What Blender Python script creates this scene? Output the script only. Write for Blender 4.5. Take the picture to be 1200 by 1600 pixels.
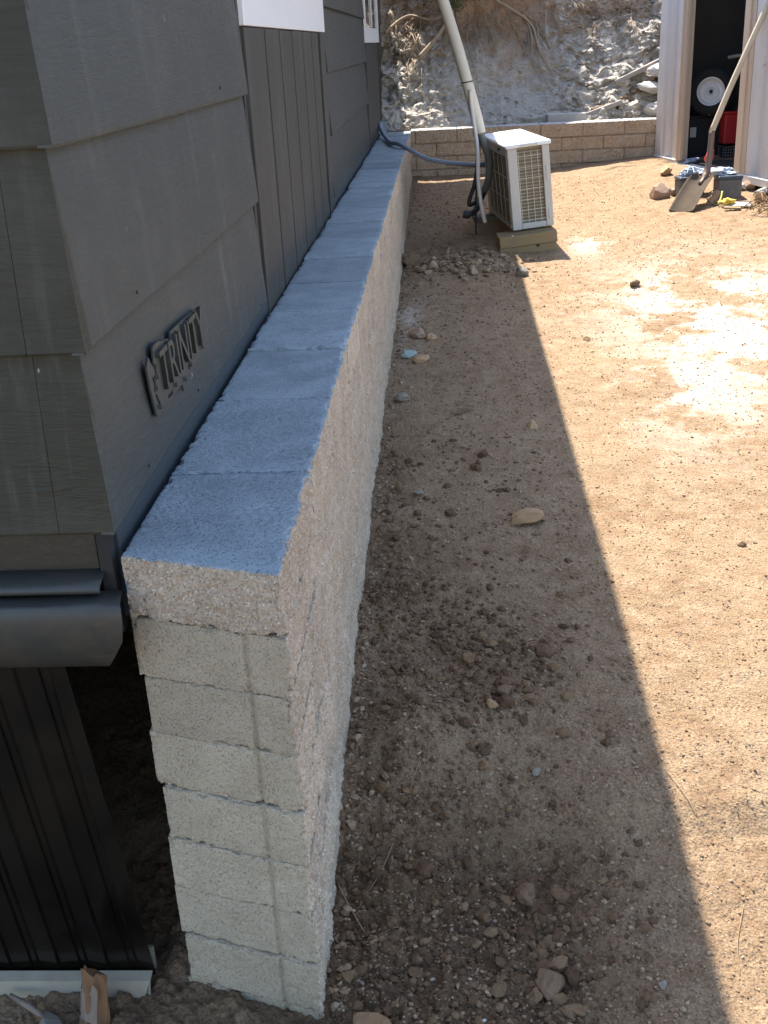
import bpy, bmesh, math, random
import numpy as np
from mathutils import Vector, Matrix, Euler
random.seed(7); rng = np.random.default_rng(7)
for o in list(bpy.data.objects): bpy.data.objects.remove(o)
SC = bpy.context.scene; COL = SC.collection
rad = math.radians

# ---------------- camera, world, sun, exposure ----------------
cd = bpy.data.cameras.new('camera'); cam = bpy.data.objects.new('camera', cd); COL.objects.link(cam)
cd.sensor_fit = 'HORIZONTAL'; cd.sensor_width = 36.0; cd.lens = 36.0*1700/1200
cd.clip_start = 0.05; cd.clip_end = 2000
R = Matrix(((0.99779368,0.02714874,0.06058647),(0.04491045,0.39608831,-0.91711347),(-0.04889607,0.91781098,0.39399515)))
cam.matrix_world = Matrix.Translation((0,0,1.40)) @ R.to_4x4()
SC.camera = cam
SC.render.resolution_x = 768; SC.render.resolution_y = 1024
SUN = Vector((-0.14, 0.60, 1.0)).normalized()      # direction towards the sun
elev = math.asin(SUN.z); az = math.atan2(SUN.x, SUN.y)
w = bpy.data.worlds.new('World'); SC.world = w; w.use_nodes = True
nt = w.node_tree; sky = nt.nodes.new('ShaderNodeTexSky'); sky.sky_type = 'NISHITA'
sky.sun_disc = False; sky.sun_elevation = elev; sky.sun_rotation = az
nt.links.new(sky.outputs[0], nt.nodes['Background'].inputs[0]); nt.nodes['Background'].inputs[1].default_value = 0.15
sl = bpy.data.lights.new('sun', 'SUN'); sl.energy = 3.9; sl.angle = rad(0.53); sl.color = (1.0, 0.955, 0.87)
so = bpy.data.objects.new('sun', sl); COL.objects.link(so); so.rotation_euler = SUN.to_track_quat('Z', 'Y').to_euler()
SC.view_settings.view_transform = 'Standard'; SC.view_settings.look = 'None'
SC.view_settings.exposure = 1.92; SC.view_settings.gamma = 1

# ---------------- numpy noise ----------------
def _h(i, j, k, s):
    n = (i*73856093) ^ (j*19349663) ^ (k*83492791) ^ (s*2654435)
    n = (n ^ (n >> 13)) & 0x7fffffff
    n = (n*(n*n*15731 + 789221) + 1376312589) & 0x7fffffff
    return n/1073741824.0 - 1.0
def vn(P, s=0):
    P = np.asarray(P, dtype=np.float64); F = np.floor(P); f = P-F; I = F.astype(np.int64)
    u = f*f*f*(f*(f*6-15)+10); r = 0
    for a in (0,1):
        for b in (0,1):
            for c in (0,1):
                wgt = (u[...,0] if a else 1-u[...,0])*(u[...,1] if b else 1-u[...,1])*(u[...,2] if c else 1-u[...,2])
                r = r + wgt*_h(I[...,0]+a, I[...,1]+b, I[...,2]+c, s)
    return r
def fbm(P, o=4, s=0, g=0.5):
    P = np.asarray(P, dtype=np.float64); r = 0; a = 1
    for i in range(o): r = r + a*vn(P*(2.03**i) + 17.3*i, s+i); a *= g
    return r
def sstep(a, b, x):
    t = np.clip((x-a)/(b-a), 0, 1); return t*t*(3-2*t)

# ---------------- object helpers ----------------
def tag(o, label=None, cat=None, group=None, kind=None):
    if label: o['label'] = label
    if cat: o['category'] = cat
    if group: o['group'] = group
    if kind: o['kind'] = kind
    return o
def empty(name, loc=(0,0,0), rot=(0,0,0), **k):
    o = bpy.data.objects.new(name, None); COL.objects.link(o); o.location = loc; o.rotation_euler = rot
    o.empty_display_size = 0.05; return tag(o, **k)
def mesh(name, V, F, mat=None, parent=None, smooth=False, bevel=0, attrs=None):
    me = bpy.data.meshes.new(name)
    V = np.asarray(V, dtype=np.float32).reshape(-1, 3)
    if isinstance(F, np.ndarray):
        n = len(F); k = F.shape[1]
        me.vertices.add(len(V)); me.vertices.foreach_set('co', V.ravel())
        me.loops.add(n*k); me.loops.foreach_set('vertex_index', F.astype(np.int32).ravel())
        me.polygons.add(n); me.polygons.foreach_set('loop_start', np.arange(0, n*k, k, dtype=np.int32))
        me.polygons.foreach_set('loop_total', np.full(n, k, dtype=np.int32)); me.update(calc_edges=True); me.validate()
    else:
        me.from_pydata([tuple(v) for v in V.tolist()], [], F); me.update()
    if attrs:
        for an, av in attrs.items():
            at = me.attributes.new(an, 'FLOAT', 'POINT'); at.data.foreach_set('value', np.asarray(av, dtype=np.float32).ravel())
    if mat: me.materials.append(mat)
    me.polygons.foreach_set('use_smooth', np.full(len(me.polygons), bool(smooth)))
    o = bpy.data.objects.new(name, me); COL.objects.link(o)
    if parent: o.parent = parent
    if bevel:
        m = o.modifiers.new('bevel', 'BEVEL'); m.width = bevel; m.segments = 2; m.limit_method = 'ANGLE'
    return o
class MB:
    def __init__(s): s.V = []; s.F = []
    def add(s, V, F):
        n = len(s.V); s.V += [tuple(v) for v in V]; s.F += [tuple(i+n for i in f) for f in F]; return s
    def box(s, x0, x1, y0, y1, z0, z1, M=None):
        V = [Vector((x, y, z)) for x in (x0,x1) for y in (y0,y1) for z in (z0,z1)]
        if M: V = [M @ v for v in V]
        return s.add(V, [(0,1,3,2),(4,6,7,5),(0,4,5,1),(2,3,7,6),(0,2,6,4),(1,5,7,3)])
    def tube(s, pts, r, n=10, cap=True):
        pts = [Vector(p) for p in pts]; k = len(pts); rr = r if isinstance(r, (list, tuple)) else [r]*k
        t0 = (pts[1]-pts[0]).normalized(); up = Vector((0,0,1)) if abs(t0.z) < .9 else Vector((1,0,0))
        a = t0.cross(up).normalized(); V = []
        for i, p in enumerate(pts):
            t = (pts[min(i+1,k-1)]-pts[max(i-1,0)]).normalized()
            a = (a - t*a.dot(t)).normalized(); b = t.cross(a)
            for j in range(n):
                q = 2*math.pi*j/n; V.append(p + (a*math.cos(q)+b*math.sin(q))*rr[i])
        F = [(i*n+j, i*n+(j+1)%n, (i+1)*n+(j+1)%n, (i+1)*n+j) for i in range(k-1) for j in range(n)]
        if cap: F += [tuple(range(n))[::-1], tuple((k-1)*n+j for j in range(n))]
        return s.add(V, F)
    def prism(s, pts, d):     # closed polygon pts (3d) extruded by vector d
        n = len(pts); d = Vector(d); V = [Vector(p) for p in pts] + [Vector(p)+d for p in pts]
        return s.add(V, [tuple(range(n))[::-1], tuple(range(n, 2*n))] + [(i, (i+1)%n, n+(i+1)%n, n+i) for i in range(n)])
    def lathe(s, prof, M=None, n=28):  # prof (r, z)
        V = [Vector((r*math.cos(2*math.pi*j/n), r*math.sin(2*math.pi*j/n), z)) for r, z in prof for j in range(n)]
        if M: V = [M @ v for v in V]
        k = len(prof)
        return s.add(V, [(i*n+j, i*n+(j+1)%n, (i+1)*n+(j+1)%n, (i+1)*n+j) for i in range(k-1) for j in range(n)])
    def obj(s, name, mat, parent=None, smooth=False, bevel=0): return mesh(name, s.V, s.F, mat, parent, smooth, bevel)
def spline(pts, m=8):
    P = [Vector(p) for p in pts]; P = [2*P[0]-P[1]] + P + [2*P[-1]-P[-2]]; out = []
    for i in range(1, len(P)-2):
        for j in range(m):
            t = j/m; a, b, c, d = P[i-1:i+3]
            out.append(0.5*((2*b)+(c-a)*t+(2*a-5*b+4*c-d)*t*t+(3*b-a-3*c+d)*t**3))
    return out + [P[-2]]
def gridf(nu, nv):
    i = np.arange(nu-1)[:, None]; j = np.arange(nv-1)[None, :]; a = i*nv+j
    return np.stack([a, a+nv, a+nv+1, a+1], -1).reshape(-1, 4)

# ---------------- material helpers ----------------
class NT:
    def __init__(s, name):
        s.m = bpy.data.materials.new(name); s.m.use_nodes = True; s.t = s.m.node_tree
        s.b = s.t.nodes['Principled BSDF']; s.tc = s.t.nodes.new('ShaderNodeTexCoord').outputs['Object']
    def n(s, k, **kw):
        x = s.t.nodes.new(k)
        for a, v in kw.items(): setattr(x, a, v)
        return x
    def L(s, a, b): s.t.links.new(a, b)
    def mp(s, sc=(1,1,1), rot=(0,0,0)):
        m = s.n('ShaderNodeMapping'); m.inputs['Scale'].default_value = sc; m.inputs['Rotation'].default_value = rot
        s.L(s.tc, m.inputs[0]); return m.outputs[0]
    def noise(s, sc, det=4, ro=.6, v=None, dist=0):
        x = s.n('ShaderNodeTexNoise'); x.inputs['Scale'].default_value = sc; x.inputs['Detail'].default_value = det
        x.inputs['Roughness'].default_value = ro; x.inputs['Distortion'].default_value = dist
        s.L(v or s.tc, x.inputs['Vector']); return x.outputs['Fac']
    def vor(s, sc, out='Distance', v=None, feat='F1'):
        x = s.n('ShaderNodeTexVoronoi', feature=feat); x.inputs['Scale'].default_value = sc; s.L(v or s.tc, x.inputs['Vector']); return x.outputs[out]
    def ramp(s, f, stops):
        x = s.n('ShaderNodeValToRGB'); e = x.color_ramp.elements
        while len(e) < len(stops): e.new(.5)
        for el, (p, c) in zip(e, stops):
            el.position = p; el.color = (c, c, c, 1) if isinstance(c, (int, float)) else (*c, 1)
        s.L(f, x.inputs[0]); return x.outputs[0]
    def mix(s, f, a, b, bt='MIX'):
        x = s.n('ShaderNodeMix', data_type='RGBA', blend_type=bt)
        for i, v in ((0, f), (6, a), (7, b)):
            if isinstance(v, (int, float)): x.inputs[i].default_value = v if i == 0 else (v, v, v, 1)
            elif isinstance(v, tuple): x.inputs[i].default_value = (*v, 1)
            else: s.L(v, x.inputs[i])
        return x.outputs[2]
    def math(s, op, a, b=0.0):
        x = s.n('ShaderNodeMath', operation=op)
        for i, v in ((0, a), (1, b)):
            if isinstance(v, (int, float)): x.inputs[i].default_value = v
            else: s.L(v, x.inputs[i])
        return x.outputs[0]
    def bump(s, h, dist, st=1.0, prev=None):
        x = s.n('ShaderNodeBump'); x.inputs['Distance'].default_value = dist; x.inputs['Strength'].default_value = st
        s.L(h, x.inputs['Height'])
        if prev: s.L(prev, x.inputs['Normal'])
        return x.outputs[0]
    def attr(s, n):
        return s.n('ShaderNodeAttribute', attribute_name=n).outputs['Fac']
    def done(s, col, rough=.8, nrm=None, metal=0, spec=.3):
        if isinstance(col, tuple): s.b.inputs['Base Color'].default_value = (*col, 1)
        else: s.L(col, s.b.inputs['Base Color'])
        if isinstance(rough, (int, float)): s.b.inputs['Roughness'].default_value = rough
        else: s.L(rough, s.b.inputs['Roughness'])
        s.b.inputs['Metallic'].default_value = metal; s.b.inputs['Specular IOR Level'].default_value = spec
        if nrm: s.L(nrm, s.b.inputs['Normal'])
        return s.m
def simple(name, c, rough=.6, var=.25, sc=12, bump=.0006, bsc=150, metal=0, spec=.3, stretch=(1,1,1), dirt=None):
    t = NT(name); v = t.mp(stretch); f = t.noise(sc, 5, .65, v)
    col = t.mix(f, tuple(x*(1-var) for x in c), tuple(min(x*(1+var), .95) for x in c))
    if dirt:
        d = t.ramp(t.noise(sc*.6, 6, .7), [(.5, 0), (.68, 1)]); col = t.mix(t.math('MULTIPLY', d, .7), col, dirt)
    return t.done(col, rough, t.bump(t.noise(bsc, 4, .6, v), bump), metal, spec)

# ground material
t = NT('bare_soil')
big = t.noise(1.6, 6, .62); mid = t.noise(14, 6, .65); fine = t.noise(190, 5, .75)
c = t.mix(t.ramp(big, [(.35, 0), (.65, 1)]), (.245,.148,.078), (.345,.228,.130))
c = t.mix(t.ramp(mid, [(.35, 0), (.7, 1)]), c, (.42,.295,.18)); 
c = t.mix(t.ramp(fine, [(.34, .0), (.60, 1.0)]), t.mix(.68, c, (.070,.040,.024)), c)
g1 = t.vor(210, 'Color'); gd = t.vor(210)
sp = t.math('MULTIPLY', t.ramp(g1, [(.80, 0), (.84, 1)]), t.ramp(gd, [(.30, 1), (.42, 0)]))
c = t.mix(t.math('MULTIPLY', sp, .55), c, (.46,.35,.24))
g2 = t.vor(120, 'Color', v=t.mp((1,1,1),(1,.4,2))); gd2 = t.vor(120, v=t.mp((1,1,1),(1,.4,2)))
sp2 = t.math('MULTIPLY', t.ramp(g2, [(.16, 1), (.2, 0)]), t.ramp(gd2, [(.3, 1), (.4, 0)]))
c = t.mix(t.math('MULTIPLY', sp2, .5), c, (.16,.12,.095))
c = t.mix(t.attr('pale'), c, t.mix(t.ramp(mid,[(.3,0),(.7,1)]), (.52,.44,.35), (.64,.57,.49)))
c = t.mix(t.math('MULTIPLY', t.attr('damp'), t.ramp(mid,[(.25,.45),(.6,1)])), c, (.115,.066,.036))
nb = t.bump(t.noise(60, 8, .7), .010, .8); nb = t.bump(t.vor(170), .004, .7, nb); nb = t.bump(fine, .0035, .9, nb)
M_soil = t.done(c, .95, nb, spec=.15)
# bank soil
t = NT('bank_earth')
big = t.noise(2.2, 6, .65); mid = t.noise(16, 7, .7)
c = t.mix(t.ramp(mid, [(.3,0),(.7,1)]), (.38,.33,.27), (.58,.52,.44))
c = t.mix(t.attr('warm'), c, t.mix(t.ramp(big,[(.3,0),(.7,1)]), (.30,.19,.115), (.45,.32,.22)))
c = t.mix(t.ramp(t.noise(70, 5, .7), [(.3,.35),(.5,0)]), c, (.10,.075,.06))
nb = t.bump(mid, .022, .9); nb = t.bump(t.noise(90, 5, .7), .006, .8, nb)
M_bank = t.done(c, .95, nb, spec=.1)
def stone_mat(name, a, b, pore=.35, agg=None, sy=(1,1,1), bump=.0022, asc=130, psc=260):
    t = NT(name); v = t.mp(sy)
    f1 = t.noise(9, 5, .6); f2 = t.noise(130, 5, .75, v)
    c = t.mix(t.ramp(f1, [(.3,0),(.7,1)]), a, b)
    rnd = t.n('ShaderNodeObjectInfo').outputs['Random']; c = t.mix(1.0, c, t.ramp(rnd, [(0,.84),(1,1.1)]), 'MULTIPLY')
    c = t.mix(t.ramp(f2, [(.30, .5), (.46, 0)]), c, tuple(x*.55 for x in a))
    if agg:
        g = t.math('MULTIPLY', t.ramp(t.vor(asc,'Color',v), [(.62,0),(.66,1)]), t.ramp(t.vor(asc,v=v), [(.25,1),(.45,0)]))
        c = t.mix(t.math('MULTIPLY', g, .7), c, agg)
        g = t.math('MULTIPLY', t.ramp(t.vor(asc*.8,'Color',v), [(.17,1),(.22,0)]), t.ramp(t.vor(asc*.8,v=v), [(.25,1),(.45,0)]))
        c = t.mix(t.math('MULTIPLY', g, .6), c, tuple(x*.5 for x in a))
    po = t.ramp(t.noise(psc, 3, .6, v), [(.32,0),(.44,1)])
    c = t.mix(t.math('MULTIPLY', t.math('SUBTRACT', 1.0, po), pore), c, (.05,.045,.04))
    n = t.bump(f2, bump, .9); n = t.bump(po, bump*.8, .8, n)
    return t.done(c, .92, n, spec=.2)
M_block = stone_mat('moulded_concrete', (.345,.28,.195), (.42,.345,.245), .45, psc=420)
M_top = stone_mat('block_top_sky_tint', (.265,.295,.305), (.39,.425,.44), .6, psc=330)  # grey concrete, with the blue skylight on upward faces put into its colour
M_split = stone_mat('split_face', (.41,.315,.225), (.53,.42,.31), .22, (.66,.56,.44), (1,1,1), .0032, 230, psc=360)
M_far = stone_mat('split_face_far', (.50,.37,.25), (.60,.46,.32), .3, (.55,.47,.38), (1,1,1), .005, 60)
M_bg = simple('pale_concrete', (.42,.39,.36), .9, .25, 14, .003, 70)

# ---------------- ground ----------------
PY = [-60, .6, 1.2, 1.5, 1.67, 1.73, 1.9, 2.15, 3, 4, 5, 6, 7, 8, 9.2, 60]
PZ = [-.14, -.13, -.10, -.075, -.048, -.006, .03, .065, .09, .14, .17, .20, .26, .33, .40, .40]
def gz(x, y, fine=True):
    x = np.asarray(x, float); y = np.asarray(y, float)
    z = np.interp(y, PY, PZ) + .065*np.clip(x-.55, 0, 2.2)*sstep(3, 7, y)
    pit = sstep(.16, .30, x)*(1-sstep(1.5, 2.2, y)); z = z + .045*pit                       # less dug away on the right
    z = z - .035*(1-sstep(-.56,-.50,x))*(1-sstep(1.50,1.75,y)) + .10*(1-sstep(-.55,-.42,x))*sstep(1.8,3.2,y)
    P = np.stack([x, y, np.zeros_like(x)], -1)
    z = z + .012*fbm(P*1.7, 3, 3) * sstep(-.5, .2, x+.3)
    z = z + .020*np.exp(-((x-.12)/.22)**2-((y-6.25)/.35)**2)                                 # rubble ridge by the unit
    z = z + .030*np.exp(-((x-1.62)/.22)**2-((y-8.5)/.6)**2)                                  # heap by the shed sill
    z = z + .035*np.exp(-((x+.08)/.10)**2-((y-1.98)/.10)**2) - .03*np.exp(-((x-.06)/.10)**2-((y-1.60)/.12)**2)
    z = z - .22*sstep(-.55,-.9, x)*sstep(1.5, 2.4, y)*0
    if fine:
        rough = .45 + .9*dist_mask(x, y)
        z = z + (.004*fbm(P*8, 2, 13)*sstep(9,3,y) + .0050*fbm(P*22, 4, 11, .66) + .0026*fbm(P*120, 3, 21, .75))*rough
        cl = np.clip(fbm(P*38, 2, 31) - .38, 0, 1); z = z + .018*cl*rough*(.3+dist_mask(x, y))
    return z
def dist_mask(x, y):      # loosely disturbed, moist earth
    P = np.stack([x, y, np.zeros_like(x)], -1)
    n = .22*fbm(P*5, 3, 5)
    d = np.exp(-(((x-.02)/.24)**2+((y-1.52)/.28)**2)) + .8*np.exp(-(((x+.05)/.22)**2+((y-1.25)/.20)**2)) \
        + .60*np.exp(-(((x-.08)/.15)**2+((y-2.2)/.22)**2)) + .40*np.exp(-(((x+.12)/.16)**2+((y-2.3)/.8)**2)) + .75*np.exp(-(((x+.55)/.28)**2+((y-1.5)/.5)**2)) \
        + .6*np.exp(-(((x-.0)/.28)**2+((y-6.6)/.6)**2)) + .40*np.exp(-((x+.22)/.10)**2)*(.6+.5*np.sin(y*2.1+1))
    return np.clip(d + n*np.clip(d*2, 0, 1), 0, 1)
def ground():
    nx, ny = 620, 1150
    yy = .95 + (np.linspace(0, 1, ny)**1.9)*8.6
    tx = np.linspace(0, 1, nx)
    X0 = -1.05 - .35*(yy-.95)**.6; X1 = .75 + .42*(yy-.95)**.85
    X = X0[:, None] + (X1-X0)[:, None]*tx[None, :]; Y = np.repeat(yy[:, None], nx, 1)
    Z = gz(X, Y)
    P = np.stack([X, Y, 0*X], -1)
    pale = .75*np.exp(-(((X-1.28)/.46)**2+((Y-5.05)/.85)**2)) + .5*np.exp(-(((X-.86)/.12)**2+((Y-6.6)/.25)**2)) + .45*np.exp(-(((X+.17)/.07)**2+((Y-5.15)/.5)**2)) \
        + .35*np.exp(-(((X-.9)/.3)**2+((Y-3.9)/.5)**2))
    pale = np.clip(1.25*pale*sstep(-.6, .5, fbm(P*np.array([4,4,1.]), 6, 41, .78)), 0, .66)
    # border skirt rings to reach the horizon
    mesh('ground', np.stack([X, Y, Z], -1), gridf(ny, nx)[:, ::-1], M_soil, smooth=True, attrs={'pale': pale, 'damp': dist_mask(X, Y)})['kind'] = 'structure'
    # outer ground: one coarse sheet just below, with the fine patch lying over it
    g = np.concatenate([-np.geomspace(400, 3, 14), np.linspace(-2.6, 6, 60), np.geomspace(6.5, 400, 14)])
    h = np.concatenate([-np.geomspace(400, 1, 14), np.linspace(-.8, 9.5, 70), np.geomspace(10, 900, 14)])
    X, Y = np.meshgrid(g, h, indexing='ij'); Z = gz(X, Y, False)
    inside = (Y > .8) & (Y < 9.7) & (X > -1.05-.35*np.clip(Y-.95, 0, 9)**.6+.0) & (X < .75+.42*np.clip(Y-.95, 0, 9)**.85)
    Z = Z - np.where(inside, .06, .006)
    o = mesh('ground', np.stack([X, Y, Z], -1), gridf(len(g), len(h)), M_soil, smooth=True); o['kind'] = 'structure'
ground()
def G(x, y): return float(gz(np.array(x), np.array(y)))

# ---------------- pebbles (uncountable) ----------------
ICO = None
def ico(sub):
    bm = bmesh.new(); bmesh.ops.create_icosphere(bm, subdivisions=sub, radius=1)
    V = np.array([v.co[:] for v in bm.verts]); F = np.array([[v.index for v in f.verts] for f in bm.faces]); bm.free(); return V, F
V1_, F1_ = ico(1); V2, F2 = ico(2)
def scatter(name, xs, ys, rs, mat, label, kind='stuff', zoff=.25, cat='gravel', zs=None, flat=.65, parent=None, hi=False):
    V1, F1 = (V2, F2) if hi else (V1_, F1_)
    n = len(xs); zs = gz(xs, ys) if zs is None else zs
    base = V1[None] * (1+(.11 if hi else .22)*rng.standard_normal((n, len(V1), 1)).clip(-1.6, 1.6))
    if hi: base = base*(1+.38*vn(V1[None]*1.3+rng.uniform(0,99,(n,1,3)), 4)[..., None])
    sc = np.stack([rs*rng.uniform(.8,1.35,n), rs*rng.uniform(.7,1.2,n), rs*rng.uniform(.5,.9,n)*flat/.65], -1)
    base = base*sc[:, None, :]
    a = rng.uniform(0, 6.28, n); ca, sa = np.cos(a)[:, None], np.sin(a)[:, None]
    X = base[..., 0]*ca - base[..., 1]*sa; Yv = base[..., 0]*sa + base[..., 1]*ca
    tl = rng.uniform(-.5, .5, n)[:, None]; Zv = base[..., 2] + X*tl*.5
    V = np.stack([X+xs[:, None], Yv+ys[:, None], Zv+(zs+rs*zoff)[:, None]], -1).reshape(-1, 3)
    F = (F1[None] + (np.arange(n)*len(V1))[:, None, None]).reshape(-1, 3)
    tone = np.repeat(rng.uniform(0, 1, n), len(V1))
    o = mesh(name, V, F, mat, attrs={'tone': tone}); tag(o, label, cat, kind=kind) if not parent else None
    if parent: o.parent = parent; o['kind'] = kind
    return o
t = NT('gravel_mix')
c = t.ramp(t.attr('tone'), [(0,(.14,.085,.048)),(.35,(.22,.138,.078)),(.62,(.29,.19,.11)),(.86,(.35,.245,.15)),(.98,(.30,.23,.16)),(1,(.42,.33,.23))])
c = t.mix(t.ramp(t.noise(300, 4, .7), [(.3,.6),(.6,0)]), c, (.10,.07,.05))
M_gravel = t.done(c, .93, t.bump(t.noise(240, 4, .7), .0012), spec=.2)
def logr(n, a, b, p=2.4): return a*(b/a)**(rng.random(n)**p)
n = 44000; u = rng.random(n); ys = 1.0 + 7.8*u**2.1; xs = rng.uniform(-.26, 1, n)*(0.55+.33*(ys-1.0)**.8)
k = (xs > -.235) & ~((xs > 1.45) & (ys > 6.8)); xs, ys = xs[k], ys[k]
scatter('gravel', xs, ys, logr(len(xs), .0011, .0048, 2.2)*np.where(xs > .42, .68, 1)*(1+.12*(ys-1)), M_gravel, 'fine gritty gravel strewn over the brown soil beside the block wall')
n = 1500; ys = 4.6+4.6*rng.random(n); xs = rng.uniform(-.23, 1, n)*1.0; xs = np.where(xs > 0, xs*(.6+.28*ys), xs)
k = ~((xs > 1.70) & (ys > 6.9+(2.1-xs)*3)) & (xs > -.225)
xs, ys = xs[k], ys[k]
scatter('gravel', xs, ys, logr(len(xs), .0012, .0055, 4), M_gravel, 'scattered small gravel on the sunny yard soil towards the far wall')
# crumbly clods where the earth was dug
n = 13000; xs = rng.uniform(-.24, .42, n); ys = rng.uniform(1.02, 2.6, n); k = dist_mask(xs, ys) > rng.uniform(.12, .85, n)
xs, ys = xs[k], ys[k]
t = NT('soil_clods')
c = t.ramp(t.attr('tone'), [(0,(.085,.048,.026)),(.6,(.14,.082,.044)),(1,(.21,.13,.07))])
M_clod = t.done(t.mix(t.ramp(t.noise(160,4,.7),[(.3,.5),(.6,0)]), c, (.06,.04,.03)), .95, t.bump(t.noise(140,5,.7), .002), spec=.1)
scatter('soil_crumbs', xs, ys, logr(len(xs), .002, .0105, 3.2), M_clod, 'dark moist crumbs of dug earth near the wall end', cat='soil')
n = 1500; a = rng.random(n); ys = 1.35+7.5*a**1.5; xs = -.224+np.abs(rng.normal(0, .020, n))
scatter('soil_crumbs', xs, ys, logr(n, .0022, .010, 3.4), M_gravel, 'loose crumbs gathered along the foot of the long block wall', cat='soil')
n = 420; xs = rng.normal(.10, .17, n); ys = rng.normal(6.30, .17, n); k = (xs > -.22) & (xs < .62)
scatter('rubble', xs[k], ys[k], logr(k.sum(), .008, .026, 1.5), M_gravel, 'band of loose rubble in front of the timber blocks', cat='rubble')

n = 420; xs = rng.uniform(-.21, .33, n); ys = 1.3+2.3*rng.random(n); k = rng.random(n) < .35+.65*(xs < .12)
scatter('soil_clods', xs[k], ys[k], logr(k.sum(), .005, .017, 2.6), M_clod, 'scattered brown clods half sunk in the shaded soil strip', cat='soil', hi=True, zoff=.05)
n = 110; xs = rng.normal(.10, .08, n); ys = rng.normal(2.20, .13, n)
scatter('soil_clods', xs, ys, logr(n, .005, .020, 2), M_clod, 'cluster of loose brown clods in the middle of the shaded strip', cat='soil', hi=True, zoff=.1)
n = 150; xs = rng.normal(.15, .045, n)+.0; ys = rng.uniform(1.1, 1.6, n)
scatter('soil_clods', xs, ys, logr(n, .005, .020, 2), M_clod, 'ragged row of brown clods running to the bottom frame edge', cat='soil', hi=True, zoff=.1)
# ---------------- individual stones ----------------
def rock(name, x, y, s, rot, mat, label, seed, cat='rock', z=None, sub=4, sink=.3, group=None, amp=.28, facet=True):
    V, F = ico(sub); P = V + seed*3.1
    V = V*(1 + amp*1.3*fbm(P*1.5, 3, seed)[:, None] + (.06*fbm(P*6, 4, seed+3, .65))[:, None])
    if facet:
        rs_ = np.random.default_rng(seed*7+1)
        for i in range(11):
            d = rs_.normal(0, 1, 3); d /= np.linalg.norm(d)
            pr = V@d; lim = rs_.uniform(.52, .9); ex = np.clip(pr-lim, 0, None); V = V - ex[:, None]*d*.94
    V = V*np.array(s)
    o = mesh(name, V, F, mat, smooth=True)
    o.location = (x, y, (G(x, y) if z is None else z) + s[2]*(1-2*sink)); o.rotation_euler = rot
    return tag(o, label, cat, group)
M_tan = simple('tan_stone', (.36,.225,.12), .9, .3, 22, .004, 60)
M_pink = simple('pink_stone', (.33,.22,.15), .9, .3, 18, .006, 40, dirt=(.30,.2,.13))
M_grey = simple('grey_stone', (.20,.168,.13), .85, .35, 40, .003, 90)
M_green = simple('pale_green_stone', (.24,.29,.25), .8, .15, 20, .001, 80)
M_brown = simple('brown_clod', (.15,.09,.052), .95, .35, 35, .006, 60)
M_orange = simple('orange_clod', (.21,.12,.06), .95, .3, 35, .006, 60)
M_white = simple('white_stone', (.50,.46,.40), .8, .12, 30, .001, 90)
RK = [
 (.222, 2.93,(.052,.046,.026),.42,M_tan,'angular tan stone alone in the middle of the shaded soil strip'),
 (-.155,4.58,(.045,.030,.014),.2,M_green,'flat pale green stone chip beside the long block wall'),
 (-.105,4.50,(.050,.032,.022),.1,M_tan,'low tan stone touching the pale green chip'),
 (.434, 6.02,(.042,.05,.040),.5,M_grey,'rough grey stone on the shadow edge in front of the timber block'),
 (-.180,4.02,(.030,.03,.022),.8,M_grey,'small grey stone at the wall foot nearer than the green chip'),
 (-.130,4.88,(.055,.04,.026),.4,M_pink,'pinkish weathered stone near the wall beyond the green chip'),
 (-.060,4.84,(.03,.026,.018),.9,M_tan,'small buff stone right of the pinkish weathered stone'),
 (.06,  3.86,(.060,.014,.012),.1,M_brown,'long narrow bark coloured clod lying across the shaded soil'),
 (.300, 3.70,(.032,.022,.018),.2,M_tan,'small yellowish stone near the shadow edge in the strip middle'),
 (.965, 5.60,(.040,.03,.022),.2,M_brown,'brown stone on the sunny soil right of the shadow edge'),
 (.150, 1.40,(.034,.03,.026),.6,M_brown,'big brown clod in the dark crumbs at the bottom middle'),
 (.125, 1.60,(.030,.026,.02),.9,M_brown,'brown clod above the dug hollow'),
 (.110, 2.10,(.022,.02,.016),.9,M_brown,'brown clod pair leader on the smooth soil above the hollow'),
 (-.310,1.255,(.028,.028,.060),.3,M_brown,'upright brown clod against the foot of the wall end'),
 (-.700,1.31,(.045,.035,.035),.4,M_grey,'bluish grey stone in front of the white bottom strip'),
 (-.150,1.30,(.036,.03,.018),.4,M_orange,'rounded orange clod right of the wall end foot'),
 (.080, 2.05,(.017,.014,.012),.4,M_tan,'small tan pebble just above the damp patch'),
 (.800, 2.75,(.014,.012,.012),.4,M_brown,'tiny dark pebble alone at the sunny right edge'),
 (.165, 1.86,(.020,.009,.005),.7,M_grey,'flat greyish shard on the soil right of the hollow'),
 (.035, 1.33,(.006,.005,.004),.7,M_white,'tiny white pebble in the dark crumbs'),
 (-.190,6.35,(.050,.07,.045),.3,M_brown,'dark stone against the wall near the rubble band'),
 (-.060,6.25,(.040,.035,.03),.3,M_pink,'reddish stone at the left of the rubble band'),
 (.160, 6.05,(.045,.035,.03),.3,M_pink,'reddish stone at the front of the rubble band'),
 (.330, 1.36,(.010,.009,.007),.3,M_grey,'small grey pebble near the bottom of the shaded soil'),
 (.62, 4.75,(.022,.018,.014),.3,M_tan,'small buff stone on the lit side of the shadow edge'),
 (-.10, 3.15,(.020,.016,.012),.3,M_grey,'small flat grey pebble by the wall level with the tan stone'),
]
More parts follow.
